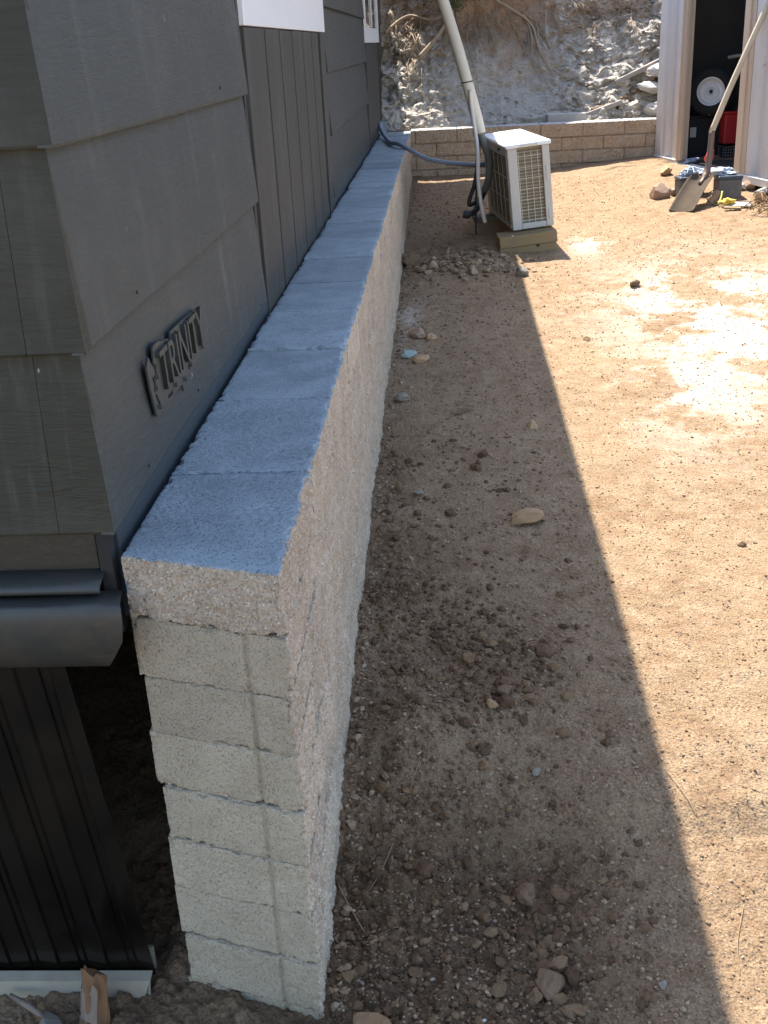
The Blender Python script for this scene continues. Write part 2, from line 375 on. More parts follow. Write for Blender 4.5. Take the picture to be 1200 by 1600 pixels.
for i, (x, y, s, r, m, lb) in enumerate(RK): rock(amp=(.2 if i else .12), name='stone' if m not in (M_brown, M_orange) else 'clod', x=x, y=y, s=s, rot=(.15*math.sin(i), .2*math.cos(i*2), r*6), mat=m, label=lb, seed=i+2+(40 if i == 0 else 0), cat='stone' if m not in (M_brown, M_orange) else 'clod')

# dry twigs on the soil
M_twig = simple('dry_twig', (.27,.18,.10), .9, .3, 60, .0006, 200)
TW = [([(-.235,1.62),(-.20,1.55),(-.165,1.50),(-.12,1.52),(-.10,1.51)],.0018,'thin curled rootlet lying by the wall end'),
      ([(-.19,1.56),(-.14,1.66),(-.10,1.80),(-.075,1.88)],.0016,'long bent dry root fibre across the hollow'),
      ([(.415,1.82),(.44,1.74),(.455,1.70)],.0014,'short dry stalk in the lower sunlit soil'),
      ([(.50,1.52),(.47,1.44),(.46,1.38)],.0012,'fine straw at the lower right frame edge'),
      ([(-.09,3.68),(-.06,3.74),(-.05,3.66),(-.02,3.64)],.002,'little forked twig in front of the bark coloured clod'),
      ([(-.13,4.95),(-.11,5.05),(-.09,4.98)],.003,'pale looped root bit behind the pinkish stone')]
for pts, r, lb in TW:
    r *= .6; pp = spline([(x, y, G(x, y)+.002+.003*(i%2)) for i, (x, y) in enumerate(pts)], 5)
    tag(MB().tube(pp, r, 6).obj('twig', M_twig, smooth=True), lb, 'twig')

M_dryleaf = simple('dry_leaf', (.50,.42,.13), .7, .2)
for x, y, lb in ((.70,3.62,'small yellow dry leaf on the sunlit soil, nearer of two'),(.62,4.55,'pale yellow dry leaf near the shadow edge, the farther one')):
    z = G(x, y)+.004; tag(mesh('leaf', [(x-.012,y,z),(x,y-.006,z+.003),(x+.013,y+.002,z+.002),(x,y+.006,z+.004)], [(0,1,2,3)], M_dryleaf), lb, 'leaf')
# ---------------- rough concrete blocks ----------------
def rough_box(x0, x1, y0, y1, z0, z1, res, seed, rx=.004, rfront=.0012, rtop=.0010, chip=.006, shear=0, rz=.0):
    nx = max(2, int((x1-x0)/res)); ny = max(2, int((y1-y0)/res)); nz = max(2, int((z1-z0)/res))
    ax, ay, az_ = np.linspace(x0,x1,nx+1), np.linspace(y0,y1,ny+1), np.linspace(z0,z1,nz+1)
    VV, FF = [], []; off = 0
    def face(A, B, fn, flip):
        nonlocal off
        a, b = np.meshgrid(A, B, indexing='ij'); P = fn(a, b); f = gridf(len(A), len(B))
        if flip: f = f[:, ::-1]
        VV.append(P.reshape(-1, 3)); FF.append(f+off); off += P.size//3
    st = lambda *q: np.stack(np.broadcast_arrays(*q), -1)
    face(ax, ay, lambda a, b: st(a, b, z1), False)
    face(ay, az_, lambda a, b: st(x1, a, b), False)
    face(ax, az_, lambda a, b: st(a, y0, b), False)
    face(ay, az_, lambda a, b: st(x0, a, b), True)
    face(ax, np.array([z0, z1]), lambda a, b: st(a, y1, b), True)
    face(ax, np.array([y0, y1]), lambda a, b: st(a, b, z0), True)
    V = np.concatenate(VV); F = np.concatenate(FF); rough_box.ids = np.concatenate([np.full(len(f), i) for i, f in enumerate(FF)])
    dx1, dx0 = x1-V[:,0], V[:,0]-x0; dy0, dy1 = V[:,1]-y0, y1-V[:,1]; dz1, dz0 = z1-V[:,2], V[:,2]-z0
    D = np.sort(np.stack([np.minimum(dx0,dx1), np.minimum(dy0,dy1), np.minimum(dz0,dz1)], -1), 1); e = D[:, 1]   # distance to nearest edge
    nz_ = fbm(V*42, 5, seed, .72); n2 = fbm(V*170, 3, seed+5, .7)
    pull = chip*(np.exp(-(e/.003)**2)*.45 + np.exp(-(e/.006)**2)*np.clip(nz_*1.6-.25+.8*vn(V*7, seed+2), 0, 2.2))
    C = np.array([(x0+x1)/2, (y0+y1)/2, (z0+z1)/2])
    sg = np.stack([np.where(np.minimum(dx0,dx1) < .012, np.sign(C[0]-V[:,0]), 0), np.where(np.minimum(dy0,dy1) < .012, np.sign(C[1]-V[:,1]), 0), np.where(np.minimum(dz0,dz1) < .012, np.sign(C[2]-V[:,2]), 0)], -1)
    O = V.copy(); V = V + sg*pull[:, None]*.7
    V[:, 0] += np.exp(-(dx1/.006)**2)*face_noise(O[:,1], O[:,2], seed)*rx/.004
    V[:, 1] += np.exp(-(dy0/.004)**2)*(rfront*(n2*.8 + nz_*.6 + (3.5*np.clip(fbm(V*75, 2, seed+8)-.62, 0, 1) if rfront < .002 else 0)))
    V[:, 2] += np.exp(-(dz1/.003)**2)*rtop*(n2*.7)
    if shear: V[:, 1] += -shear*(V[:, 0]-x1)*np.clip(1-(O[:,1]-y0)/(y1-y0), 0, 1)
    return V, F
def face_noise(y, z, seed=0):
    P = np.stack([y, z*.8, 0*y], -1)
    return .0030*fbm(P*14, 3, 71, .6) + .0026*fbm(P*60, 4, 75, .75) + .0014*fbm(P*240, 2, 79, .8)

XL, XR, TOP, CH = -.478, -.236, .74, .1025
wall = empty('retaining_wall', (XR, 1.33, -.08), label='long low grey concrete block wall running along the dark house side', cat='retaining wall')
def wpart(name, V, F, mats, res=None):
    o = mesh(name, V-np.array([XR, 1.33, -.08]), F, None, wall, smooth=True)
    for m in mats: o.data.materials.append(m)
    return o
def assign_split(o, capfront=False):
    ids = rough_box.ids; idx = ((ids == 1) | ((ids == 2) & capfront)).astype(np.int32)
    o.data.polygons.foreach_set('material_index', idx)
CJ = [1.326, 1.725, 2.145, 2.545, 2.945, 3.345]
while CJ[-1] < 9.3: CJ.append(CJ[-1]+.405)
CJ[-1] = 9.44
for i in range(len(CJ)-1):
    jg = .0022*max(1, CJ[i]/3); y0, y1 = CJ[i]+jg*(i>0), CJ[i+1]-jg; dz = .0028*math.sin(i*2.3+.8); dx = .003*math.sin(i*1.7+1)
    if i == 0: dx = dz = 0
    res = min(.0024*max(y0, 1.3), .012)
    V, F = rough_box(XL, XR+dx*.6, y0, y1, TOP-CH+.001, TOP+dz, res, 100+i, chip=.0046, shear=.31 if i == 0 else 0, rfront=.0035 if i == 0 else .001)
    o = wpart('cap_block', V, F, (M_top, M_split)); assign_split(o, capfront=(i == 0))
    if i == 0: o['label'] = 'end cap block with a rough speckled front'
# end column of blocks, seen from the end
dxs = [-.004,.003,-.004,.005,.0,-.003,.003]; 
for r in range(8):
    z1 = TOP-CH*(r+1); z0 = z1-CH+.0007
    y1 = 1.34+(.20 if r%2 == 0 else .40)
    d = dxs[r%7]
    V, F = rough_box(XL+.002+d, XR-.004+abs(d)*1.2, 1.33+.002*(r%3), y1, z0, z1, .0027, 200+r, chip=.0034, shear=.31, rfront=.0009)
    gx = -.300; yf = 1.33   # shallow vertical mould groove
    g = np.exp(-((V[:,0]-gx-.001*math.sin(r*2))/.0030)**2)*(V[:,1] < y1-.12); V[:,1] += .0065*g
    o = wpart('end_block', V, F, (M_block, M_split)); assign_split(o)
# body of the wall: one rough face with its courses and joints
ny = 1500; nz = 190
yy = 1.345 + (np.linspace(0, 1, ny)**1.5)*(9.44-1.345); zz = np.linspace(-.25, TOP-CH, nz)
Y, Z = np.meshgrid(yy, zz, indexing='ij')
row = np.floor((TOP-Z)/CH); dj = np.abs(((TOP-Z)/CH) % 1); dj = np.minimum(dj, 1-dj)*CH
ph = (Y-1.335)/.405 + .5*(row % 2); bi = np.floor(ph); dv = np.abs(ph % 1); dv = np.minimum(dv, 1-dv)*.405
X = XR - .004 + face_noise(Y, Z) + .0035*_h(bi.astype(np.int64), row.astype(np.int64), 3+0*row.astype(np.int64), 9)
X -= .004*np.exp(-(dj/.003)**2) + .003*np.exp(-(dv/.003)**2)
lump = np.clip(fbm(np.stack([Y, Z*.8, 0*Y], -1)*5, 2, 91), 0, 1); X += .006*lump
wpart('wall_body', np.stack([X, Y, Z], -1), gridf(ny, nz), (M_split,))
V = MB().box(XL+.004, XR-.02, 1.54, 9.42, -.25, TOP-CH-.002)
wpart('wall_core', np.array(V.V), V.F, (M_block,))

# ---------------- far return wall ----------------
fw = empty('retaining_wall', (-.22, 9.25, .3), label='low tan block wall across the far end of the yard below the earth bank', cat='retaining wall')
nx_, nz_ = 900, 230
xx = np.linspace(-.235, 1.80, nx_); zz = np.linspace(.28, .752, nz_)
X, Z = np.meshgrid(xx, zz, indexing='ij'); row = np.floor((.752-Z)/.102); dj = ((.752-Z)/.102) % 1; dj = np.minimum(dj, 1-dj)*.102
LB = .335; ph = (X-1.14)/LB + .5*(row % 2); bi = np.floor(ph); dv = ph % 1; dv = np.minimum(dv, 1-dv)*LB
P = np.stack([X, Z, 0*X], -1)
Yf = 9.25 - .006*fbm(P*9, 4, 61, .65) - .003*fbm(P*70, 3, 62, .7) + .015*np.exp(-(dj/.0042)**2)*(Z < .745) + .015*np.exp(-(dv/.0042)**2)
Yf += .004*_h(bi.astype(np.int64), row.astype(np.int64), 5+0*row.astype(np.int64), 4)
o = mesh('wall_face', np.stack([X+.22, Yf-9.25, Z-.3], -1), gridf(nx_, nz_), M_far, fw, smooth=True)
for i in range(7):
    a = max(-.235, 1.14-LB*(4-i)-LB/1.0*0); b = a+LB if i else 1.14-LB*3
    if i == 0: a = -.235
    b = min(1.14-LB*(3-i), 1.82)
    if b-a < .05: continue
    V, F = rough_box(a+.001, b-.001, 9.275, 9.47, .66, .755, .012, 300+i, rx=.001, chip=.006, rtop=.003)
    mesh('cap_block', V-np.array([-.22, 9.25, .3]), F, M_bg, fw, smooth=True)

# ---------------- house ----------------
def siding_mat(name, base, vert=False, gloss=.55):
    t = NT(name)
    if vert: v = t.mp((60, 60, 3))
    else: v = t.mp((14, 14, 90))
    g = t.noise(1.0, 6, .6, v, 1.4)
    c = t.mix(t.ramp(g, [(.35,0),(.65,1)]), tuple(x*.86 for x in base), tuple(x*1.12 for x in base))
    st = t.noise(1, 5, .7, t.mp((26, 26, 1.6))); dm = t.noise(2.2, 4, .6)
    c = t.mix(t.math('MULTIPLY', t.ramp(st, [(.52,0),(.78,.5)]), t.ramp(dm, [(.42,0),(.62,1)])), c, (.17,.165,.155))
    c = t.mix(t.ramp(t.noise(3, 5, .7), [(.5,0),(.8,.35)]), c, (.12,.11,.09))
    sc = t.ramp(t.noise(42, 2, .5, t.mp((1,1,.35))), [(.775,0),(.80,.8)])
    c = t.mix(sc, c, (.42,.40,.37))
    return t.done(c, t.ramp(g, [(.3,gloss-.08),(.7,gloss+.12)]), t.bump(g, .0022 if not vert else .0016, .8), spec=.3)
M_sid = siding_mat('grey_siding', (.048,.050,.044))
M_pan = siding_mat('panel_boards', (.044,.042,.035), True)
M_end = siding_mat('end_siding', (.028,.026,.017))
M_skirt = simple('skirt_paint', (.040,.046,.052), .45, .25, 9, .0012, 90, spec=.5)
M_dark = simple('dark_groove', (.02,.02,.028), .7, .2)
M_trim = simple('dark_trim', (.028,.028,.034), .5, .25, 20, .0005, 120)
M_winw = simple('white_vinyl', (.80,.80,.80), .35, .03, 8, .0003, 60, spec=.5)
t = NT('window_glass'); t.b.inputs['Roughness'].default_value = .05; M_glass = t.done((.03,.035,.045), .05, spec=.8)
M_flash = simple('painted_flashing', (.036,.037,.033), .46, .3, 9, .0012, 30, spec=.4, dirt=(.075,.06,.045))
M_roof = simple('roof_shingle', (.10,.10,.10), .9, .3, 30, .003, 80)
M_soffit = simple('soffit', (.35,.34,.33), .8, .1)
HX = -.50; HO = (HX, 1.43, 0)
house = empty('house', HO, label='dark grey clapboard house filling the left side, with lap siding and white windows', cat='house')
def hobj(mb, name, mat, **k):
    mb.V = [(v[0]-HO[0], v[1]-HO[1], v[2]-HO[2]) for v in mb.V]; return mb.obj(name, mat, house, **k)
LZ = [.775, 1.038, 1.302, 1.567, 1.832, 2.10]
def boards_side(y0, y1, nm='siding', corner=False):
    for k in range(len(LZ)-1):
        z0, z1 = LZ[k], LZ[k+1]; mb = MB()
        a0 = y0-.032 if corner else y0; a1 = y0-.012 if corner else y0
        n = 26; V = []; F = []
        for j in range(n+1):
            f = j/n; ya, yb = a0+(y1-a0)*f, a1+(y1-a1)*f
            wv = .0016*math.sin(ya*2.3+k*2)+.001*math.sin(ya*6.1+k)
            V += [(-.497, yb, z1+.012), (-.4815+wv, ya+(yb-ya)*.10, z0+.03), (-.480+wv, ya, z0+.004), (-.4815+wv, ya, z0), (-.499, ya, z0+.001)]
            if j:
                b = 5*(j-1)
                for q in range(4): F.append((b+q, b+q+1, b+q+6, b+q+5))
        F += [(0,4,3,2,1), (5*n, 5*n+1, 5*n+2, 5*n+3, 5*n+4)]
        mb.add(V, F); o = hobj(mb, nm, M_sid, smooth=False)
for a in ((1.43, 2.925, True), (5.10, 7.935, False), (9.80, 10.80, False)): boards_side(a[0], a[1], corner=a[2])
for q in range(10):
    k = q % 3; y = 1.62+.40*(q//2)+.07*(q%3); y = y if y < 2.9 else 5.3+.35*q/2; z = LZ[k]+.022+.01*math.sin(q*3)
    hobj(MB().tube([(-.486, y, z), (-.4800, y, z)], .0030, 8), 'nail_head', M_sid)
# end face boards (two lengths with a butt joint)
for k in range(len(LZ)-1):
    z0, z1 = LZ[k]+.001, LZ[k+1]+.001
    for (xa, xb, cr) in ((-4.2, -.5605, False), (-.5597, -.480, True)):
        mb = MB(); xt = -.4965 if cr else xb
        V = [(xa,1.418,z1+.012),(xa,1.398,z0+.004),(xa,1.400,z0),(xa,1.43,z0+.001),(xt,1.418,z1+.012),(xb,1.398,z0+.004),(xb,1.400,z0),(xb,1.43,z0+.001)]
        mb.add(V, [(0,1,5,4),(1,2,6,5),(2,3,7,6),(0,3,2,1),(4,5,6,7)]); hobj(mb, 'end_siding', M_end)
# walls behind the siding
mb = MB(); mb.box(-.56,-.50,1.43,10.80,.60,2.25); mb.box(-4.2,-.56,1.43,1.50,.60,2.25); mb.box(-4.2,-.56,10.74,10.80,-.1,2.25); mb.box(-4.26,-4.2,1.43,10.80,-.3,2.25); mb.box(-4.2,-.56,1.50,10.74,.60,.70)
hobj(mb, 'wall', M_skirt)
# vertical board panels
def panel(y0, y1, grooves, z0=.70, z1=1.46):
    mb = MB(); e = [y0]+grooves+[y1]
    for a, b in zip(e[:-1], e[1:]): mb.box(-.4985, -.4845, a+.012, b-.012, z0, z1-.004*random.random())
    hobj(mb, 'vertical_panel', M_pan, bevel=.002)
    hobj(MB().box(-.4988, -.497, y0-.015, y1+.012, z0, z1), 'panel_backing', M_dark)
panel(2.965, 4.82, [3.33,3.64,3.95,4.26,4.56]); panel(7.985, 9.60, [8.25,8.53,8.8,9.07,9.33], z1=1.415)
hobj(MB().box(-.4985,-.482,4.875,5.06,.69,1.46), 'edge_board', M_pan, bevel=.002)
for q in ((-.492,2.928,2.962,2.1),(-.490,5.062,5.098,2.1),(-.490,7.937,7.975,2.1),(-.480,9.62,9.79,1.42)): hobj(MB().box(-.4985,q[0],q[1],q[2],.69,q[3]), 'corner_strip', M_trim)
# windows
def window(y0, y1, z0, z1, n):
    w_ = hobj(MB().box(-.4985,-.478,y0,y1,z0,z0+.10+.08*(n==0)).box(-.4985,-.478,y0,y0+.09,z0+.10+.08*(n==0),z1).box(-.4985,-.478,y1-.09,y1,z0+.10+.08*(n==0),z1).box(-.4985,-.478,y0+.09,y1-.09,z1-.08,z1), 'window_frame', M_winw, bevel=.003)
    mb = MB().box(-.4975,-.490,y0+.092,y1-.092,z0+.102+.08*(n==0),z1-.082); mb.V = [(v[0]-HO[0], v[1]-HO[1], v[2]) for v in mb.V]; mb.obj('window_pane', M_glass, w_)
    mb = MB().box(-.489,-.480,(y0+y1)/2-.03,(y0+y1)/2+.03,z0+.105+.08*(n==0),z1-.085); mb.V = [(v[0]-HO[0], v[1]-HO[1], v[2]) for v in mb.V]; mb.obj('window_mullion', M_winw, w_)
window(2.955, 5.06, 1.462, 2.08, 0); window(7.98, 9.75, 1.42, 2.05, 1)
M_dpost = simple('dark_post', (.020,.018,.016), .8)
# skirt boards, corner post, flashing
hobj(MB().box(-.4995,-.4885,1.44,10.8,.62,.772), 'skirt_board', M_skirt, bevel=.002)
hobj(MB().box(-4.2,-.515,1.412,1.429,.70,.785), 'end_skirt_board', simple('end_skirt', (.022,.019,.014), .45, .2, 14, .001, 60, spec=.5))
hobj(MB().box(-.512,-.492,1.405,1.429,.665,.785), 'corner_post', M_dpost, bevel=.002)
def zprof(P, x0, x1l, nm, mat, nseg=1):
    n = len(P); V = []; F = []
    for j, xf in enumerate((0, 1)):
        for i, (y, z) in enumerate(P): V.append((x0 if j == 0 else x1l[i], y, z))
    F = [(i, i+1, n+i+1, n+i) for i in range(n-1)]
    o = hobj(MB().add(V, F), nm, mat, smooth=True); m = o.modifiers.new('solid', 'SOLIDIFY'); m.thickness = .003; return o
zprof([(1.41,.716),(1.374,.708),(1.367,.703),(1.368,.697),(1.376,.692)], -4.2, [-.505]*5, 'drip_edge', M_flash)
zprof([(1.39,.690),(1.348,.689),(1.343,.686),(1.342,.66),(1.341,.63),(1.342,.612),(1.353,.590),(1.362,.580),(1.39,.5785)], -4.2, [-.480,-.472,-.470,-.471,-.475,-.486,-.500,-.506,-.506], 'bottom_flashing', M_flash)
# roof with a deep eave (outside the picture, casts the yard shadow)
mb = MB(); x0, x1 = -4.9, .140
xa_, xb_ = .082, .162
mb.add([(x0,.95,2.20),(xa_,.95,2.20),(xa_,.95,2.30),(-2.3,.95,3.1),(x0,.95,2.30),(x0,10.07,2.20),(xb_,10.07,2.20),(xb_,10.07,2.30),(-2.3,10.07,3.1),(x0,10.07,2.30)], [(4,3,2,1,0),(5,6,7,8,9),(0,1,6,5),(1,2,7,6),(2,3,8,7),(3,4,9,8),(4,0,5,9)]); hobj(mb, 'roof', M_roof)
# glossy ribbed skirting sheet hanging under the flashing
t = NT('black_sheet'); M_black = t.done(t.mix(t.ramp(t.noise(5,5,.6),[(.4,0),(.7,1)]), (.004,.003,.0025), (.012,.009,.006)), t.ramp(t.noise(8,5,.7),[(.3,.10),(.7,.26)]), t.bump(t.noise(12,3,.5), 0.0008), spec=.45)
V = []; F = []; sv_ = [0.0]
for q in range(34):
    for c0, w0 in ((.030,.0022),(.043,.0018),(.080,.0030)):
        p_ = c0+.087*q; sv_ += [p_-w0, p_, p_+w0]
sv_.append(sv_[-1]+.02)
for j, s_ in enumerate(sv_):
    rib = (.0045 if (j % 3 == 2 and j < len(sv_)-1) else 0) + .006*max(0, math.sin(s_*2*math.pi/.087+1))
    for q in range(9):
        g = q/8; xt = -.578-s_; xb = -.545-s_*1.02
        V.append((xt+(xb-xt)*g + (.003 if j == 0 and q in (4,5) else 0), 1.372+.066*g - rib, .60-.70*g))
    if j:
        b_ = 9*(j-1)
        for q in range(8): F.append((b_+q, b_+9+q, b_+10+q, b_+q+1))
o = hobj(MB().add(V, F), 'skirting_sheet', M_black, smooth=False); m = o.modifiers.new('s', 'SOLIDIFY'); m.thickness = .0012
# white strip at the foot of the sheet
M_strip = simple('dirty_white_plastic', (.27,.23,.165), .8, .22, 10, .001, 60, dirt=(.22,.17,.12))
st = mesh('bottom_strip', [(-2.2,1.425,-.082),(-.547,1.425,-.082),(-.547,1.405,-.086),(-2.2,1.405,-.086),(-2.2,1.398,-.118),(-.560,1.398,-.118),(-.549,1.394,-.130),(-.556,1.405,-.112)],
   [(3,2,1,0),(4,5,7,2,3),(5,6,2,7)], M_strip); m = st.modifiers.new('s','SOLIDIFY'); m.thickness = .0025
tag(st, 'dirty white plastic angle strip on the ground under the black ribbed sheet', 'trim strip')
mb = MB().box(-.562,-.549,1.45,1.458,-.12,-.055); tag(mb.obj('stake', M_strip, bevel=.001), 'small white peg behind the end of the white strip', 'peg')
# crawl space debris
for (x, y, s, lb) in ((-.50,2.1,(.02,.015,.012),'pale chip of stone in the dark gap beside the wall'),):
    rock('stone', x, y, s, (0,0,1), M_grey, lb, 77, 'stone')
# broken wood stake
M_wood_o = simple('split_orange_wood', (.17,.085,.04), .7, .45, 40, .003, 120, stretch=(1,1,.15))
M_bark = simple('grey_bark', (.20,.15,.11), .9, .35, 60, .004, 100, stretch=(1,1,.3))
stk = empty('wood_stake', (-.645,1.345,-.14), label='broken orange brown wooden stake stuck in the soil before the white strip', cat='stake')
P0 = [(0,0,-.06),(.004,.003,.03),(.014,.005,.075),(.026,.006,.128)]; V = []; F = []; n = 22
ring = 16
for j in range(ring+1):
    f = j/ring; 
    p = Vector(P0[0]).lerp(Vector(P0[3]), f)
    for i in range(n):
        a = 2*math.pi*i/n; r = .021*(1-.25*f)*(1+.18*math.sin(a*3+f*2)+.10*math.sin(a*7+f*5)+.06*random.random())
        z = p.z + (.018*math.cos(a+2.4) + .008*math.sin(a*5) if j == ring else 0)
        V.append((p.x+r*1.15*math.cos(a), p.y+r*.8*math.sin(a), z))
    if j: F += [((j-1)*n+i, (j-1)*n+(i+1)%n, j*n+(i+1)%n, j*n+i) for i in range(n)]
F.append(tuple(ring*n+i for i in range(n)))
o = mesh('stake_core', V, F, M_wood_o, stk, smooth=False)
mb = MB(); V = []; F = []; nb_, nh = 14, 12
for j in range(nh+1):
    f = j/nh
    for i in range(nb_+1):
        a = 2.2+i*.20; r = .0265*(1-.20*f)*(1+.10*math.sin(a*9+f*3)+.08*math.sin(f*14+a*4)); top_ = 1.0-.16*abs(math.sin(a*3.3))
        V.append((.026*f+r*1.12*math.cos(a), .006*f+r*.8*math.sin(a), -.06+.188*f*top_))
    if j: F += [((j-1)*(nb_+1)+i, (j-1)*(nb_+1)+i+1, j*(nb_+1)+i+1, j*(nb_+1)+i) for i in range(nb_)]
mb.add(V, F)
mb.obj('bark', M_bark, stk, smooth=True)
for i, (x, y, a, l, lb) in enumerate([(-.59,1.33,2.3,.07,'short split stick lying left of the orange stake'),(-.70,1.36,2.6,.10,'dry stick end pointing at the white strip'),(-.66,1.33,2.45,.08,'reddish splinter of wood by the orange stake')]):
    c_, s_ = math.cos(a), math.sin(a); z = G(x, y)+.012
    tag(MB().tube([(x-.05-l/2*c_, y-l/2*s_, z), (x-.05, y, z+.006), (x-.05+l/2*c_, y+l/2*s_, z+.004)], [.003,.006,.004], 7).obj('stick', M_bark if i%2 else M_wood_o, smooth=True), lb, 'stick')

# ---------------- emblem ----------------
M_emb = simple('emblem_paint', (.044,.045,.039), .5, .1, 20, .0003, 100)
M_embd = simple('emblem_text', (.030,.030,.030), .6, .1)
em = empty('wall_emblem', (-.4815, 1.69, .86), (0, rad(-1.5), 0), label='small raised metal lettering plaque on the lowest siding board near the house corner', cat='sign')
pl = [(0,-.004),(-.012,.045),(-.014,.082),(.004,.096),(.018,.078),(.030,.072),(.040,.104),(.075,.104),(.090,.100),(.140,.092),(.155,.078),(.165,.098),(.250,.096),(.30,.094),(.395,.088),(.405,.074),(.385,.010),(.33,.004),(.26,-.001),(.225,-.010),(.195,-.020),(.19,-.006),(.12,-.006),(.02,-.008)]
MB().prism([(0,y,z) for y, z in pl], (.0045,0,0)).obj('plaque', M_emb, em, bevel=.001)
def text(s, h, w_, loc, parent, mat, depth, name='lettering'):
    cu = bpy.data.curves.new(name, 'FONT'); cu.body = s; cu.size = 1; cu.extrude = .5; cu.align_x = 'LEFT'
    o = bpy.data.objects.new('tmp', cu); COL.objects.link(o); bpy.context.view_layer.update()
    me = bpy.data.meshes.new_from_object(o.evaluated_get(bpy.context.evaluated_depsgraph_get())); bpy.data.objects.remove(o)
    V = np.array([v.co[:] for v in me.vertices]); mn, mx = V.min(0), V.max(0); V = (V-mn)/(mx-mn)
    V2 = np.stack([V[:,2]*depth, V[:,0]*w_, V[:,1]*h], -1)
    for v, c in zip(me.vertices, V2): v.co = c
    me.materials.clear(); me.materials.append(mat); o = bpy.data.objects.new(name, me); COL.objects.link(o); o.parent = parent; o.location = loc
    return o
text('TRINITY', .070, .345, (.0047,.045,.022), em, M_emb, .0075)
text('CUSTOM', .006, .032, (.0047,.085,.000), em, M_embd, .0012, 'small_lettering'); text('HOMES', .006, .032, (.0047,.25,.005), em, M_embd, .0012, 'small_lettering')
mb = MB()
for (a, b) in (((.008,.060),(.022,.035)),((.022,.060),(.008,.035)),((.012,.030),(.026,.008)),((.026,.075),(.038,.05)),((.038,.075),(.026,.05))):
    mb.tube([(.0055, a[0], a[1]), (.0055, b[0], b[1])], .0014, 6)
mb.obj('tree_mark', M_embd, em)
for (y, z) in ((.016,.008),(.135,.010),(.205,.000),(.262,.012),(.372,.016),(.366,.030)): MB().lathe([(.0,.010),(.003,.0095),(.0042,.0085),(.0045,.006)], Matrix.Translation((.001,y,z)) @ Matrix.Rotation(math.pi/2, 4, 'Y'), 12).obj('rivet', M_embd, em, smooth=True)

# ---------------- air conditioner ----------------
M_ac = simple('ac_paint', (.47,.43,.37), .4, .06, 6, .0004, 60, spec=.5, dirt=(.45,.40,.33))
M_acl = simple('ac_lid', (.80,.80,.80), .35, .03, 6, .0004, 60, spec=.5)
t = NT('coil_fins'); wv = t.n('ShaderNodeTexWave', wave_type='BANDS', bands_direction='Z'); wv.inputs['Scale'].default_value = 16; wv.inputs['Distortion'].default_value = 1.2; wv.inputs['Detail Scale'].default_value = 8; t.L(t.tc, wv.inputs[0])
M_fin = t.done(t.mix(wv.outputs['Fac'], (.13,.10,.065), (.30,.245,.16)), .55, t.bump(wv.outputs['Fac'], .003), metal=.2)
M_wire = simple('cream_wire', (.62,.56,.44), .5, .1)
ac = empty('air_conditioner', (.425, 6.70, .335), (0, rad(-4.6), rad(7)), label='white outdoor air conditioner unit with wire grilles standing on timber blocks', cat='air conditioner')
W_, L_, H_ = .250, .88, .47
mb = MB()
mb.box(0,.058,0,.045,0,H_); mb.box(W_-.045,W_,0,.04,0,H_); mb.box(.058,W_-.045,.002,.03,0,.035)
mb.box(W_-.02,W_,.04,L_,0,H_); mb.box(0,W_,L_-.06,L_,0,H_-.001); mb.box(.002,W_-.02,.03,L_-.06,0,.02); mb.box(.045,W_-.02,.28,.30,.02,H_-.01)
mb.obj('casing', M_ac, ac, bevel=.005)
MB().box(-.012,W_+.012,-.015,L_+.012,H_,H_+.026).obj('lid', M_acl, ac, bevel=.010)
MB().box(.07,W_-.07,-.0165,-.0155,H_+.006,H_+.016).obj('lid_strip', M_wire, ac)
MB().box(.052,W_-.04,.016,.040,.032,H_-.004).obj('side_coil', M_fin, ac)
MB().box(.010,.040,.045,L_-.06,.02,H_-.003).obj('rear_coil', M_fin, ac)
mb = MB()
for i in range(4):
    x = .064+.0385*i; mb.tube([(x,.008,.036),(x,.008,H_-.03)], .0017, 6)
for i in range(7):
    z = .048+.0615*i; mb.tube([(.060,.010,z),(W_-.047,.010,z)], .0017, 6)
mb.obj('side_grille', M_wire, ac)
mb = MB()
for i in range(6):
    y = .055+.145*i; mb.tube([(.000,y,.022),(.000,y,H_-.03)], .0017, 6)
for z in (.04,.17,.30,.43): mb.tube([(.002,.05,z),(.002,L_-.07,z)], .0020, 6)
mb.tube([(.0,.05,H_-.028),(.0,L_-.07,H_-.028)], .004, 6)
mb.obj('rear_grille', M_wire, ac)
mb = MB()
for i in range(34): mb.box(W_, W_+.010, .06, L_-.1, .03+i*.0125, .034+i*.0125)
mb.obj('fan_guard', M_ac, ac)
for q in ((.27,.35),(.05,.10)): MB().box(W_-.030,W_-.018,-.004,.001,*q).obj('latch', M_ac, ac, bevel=.002)
MB().box(-.004,.008,.02,L_-.03,H_-.045,H_-.001).box(-.004,.006,.028,.050,.01,H_-.046).obj('rear_frame', M_ac, ac, bevel=.002)
MB().tube([(-.006,.22,H_-.018),(-.012,.22,H_-.010)], .009, 12).obj('plug', M_dark, ac)
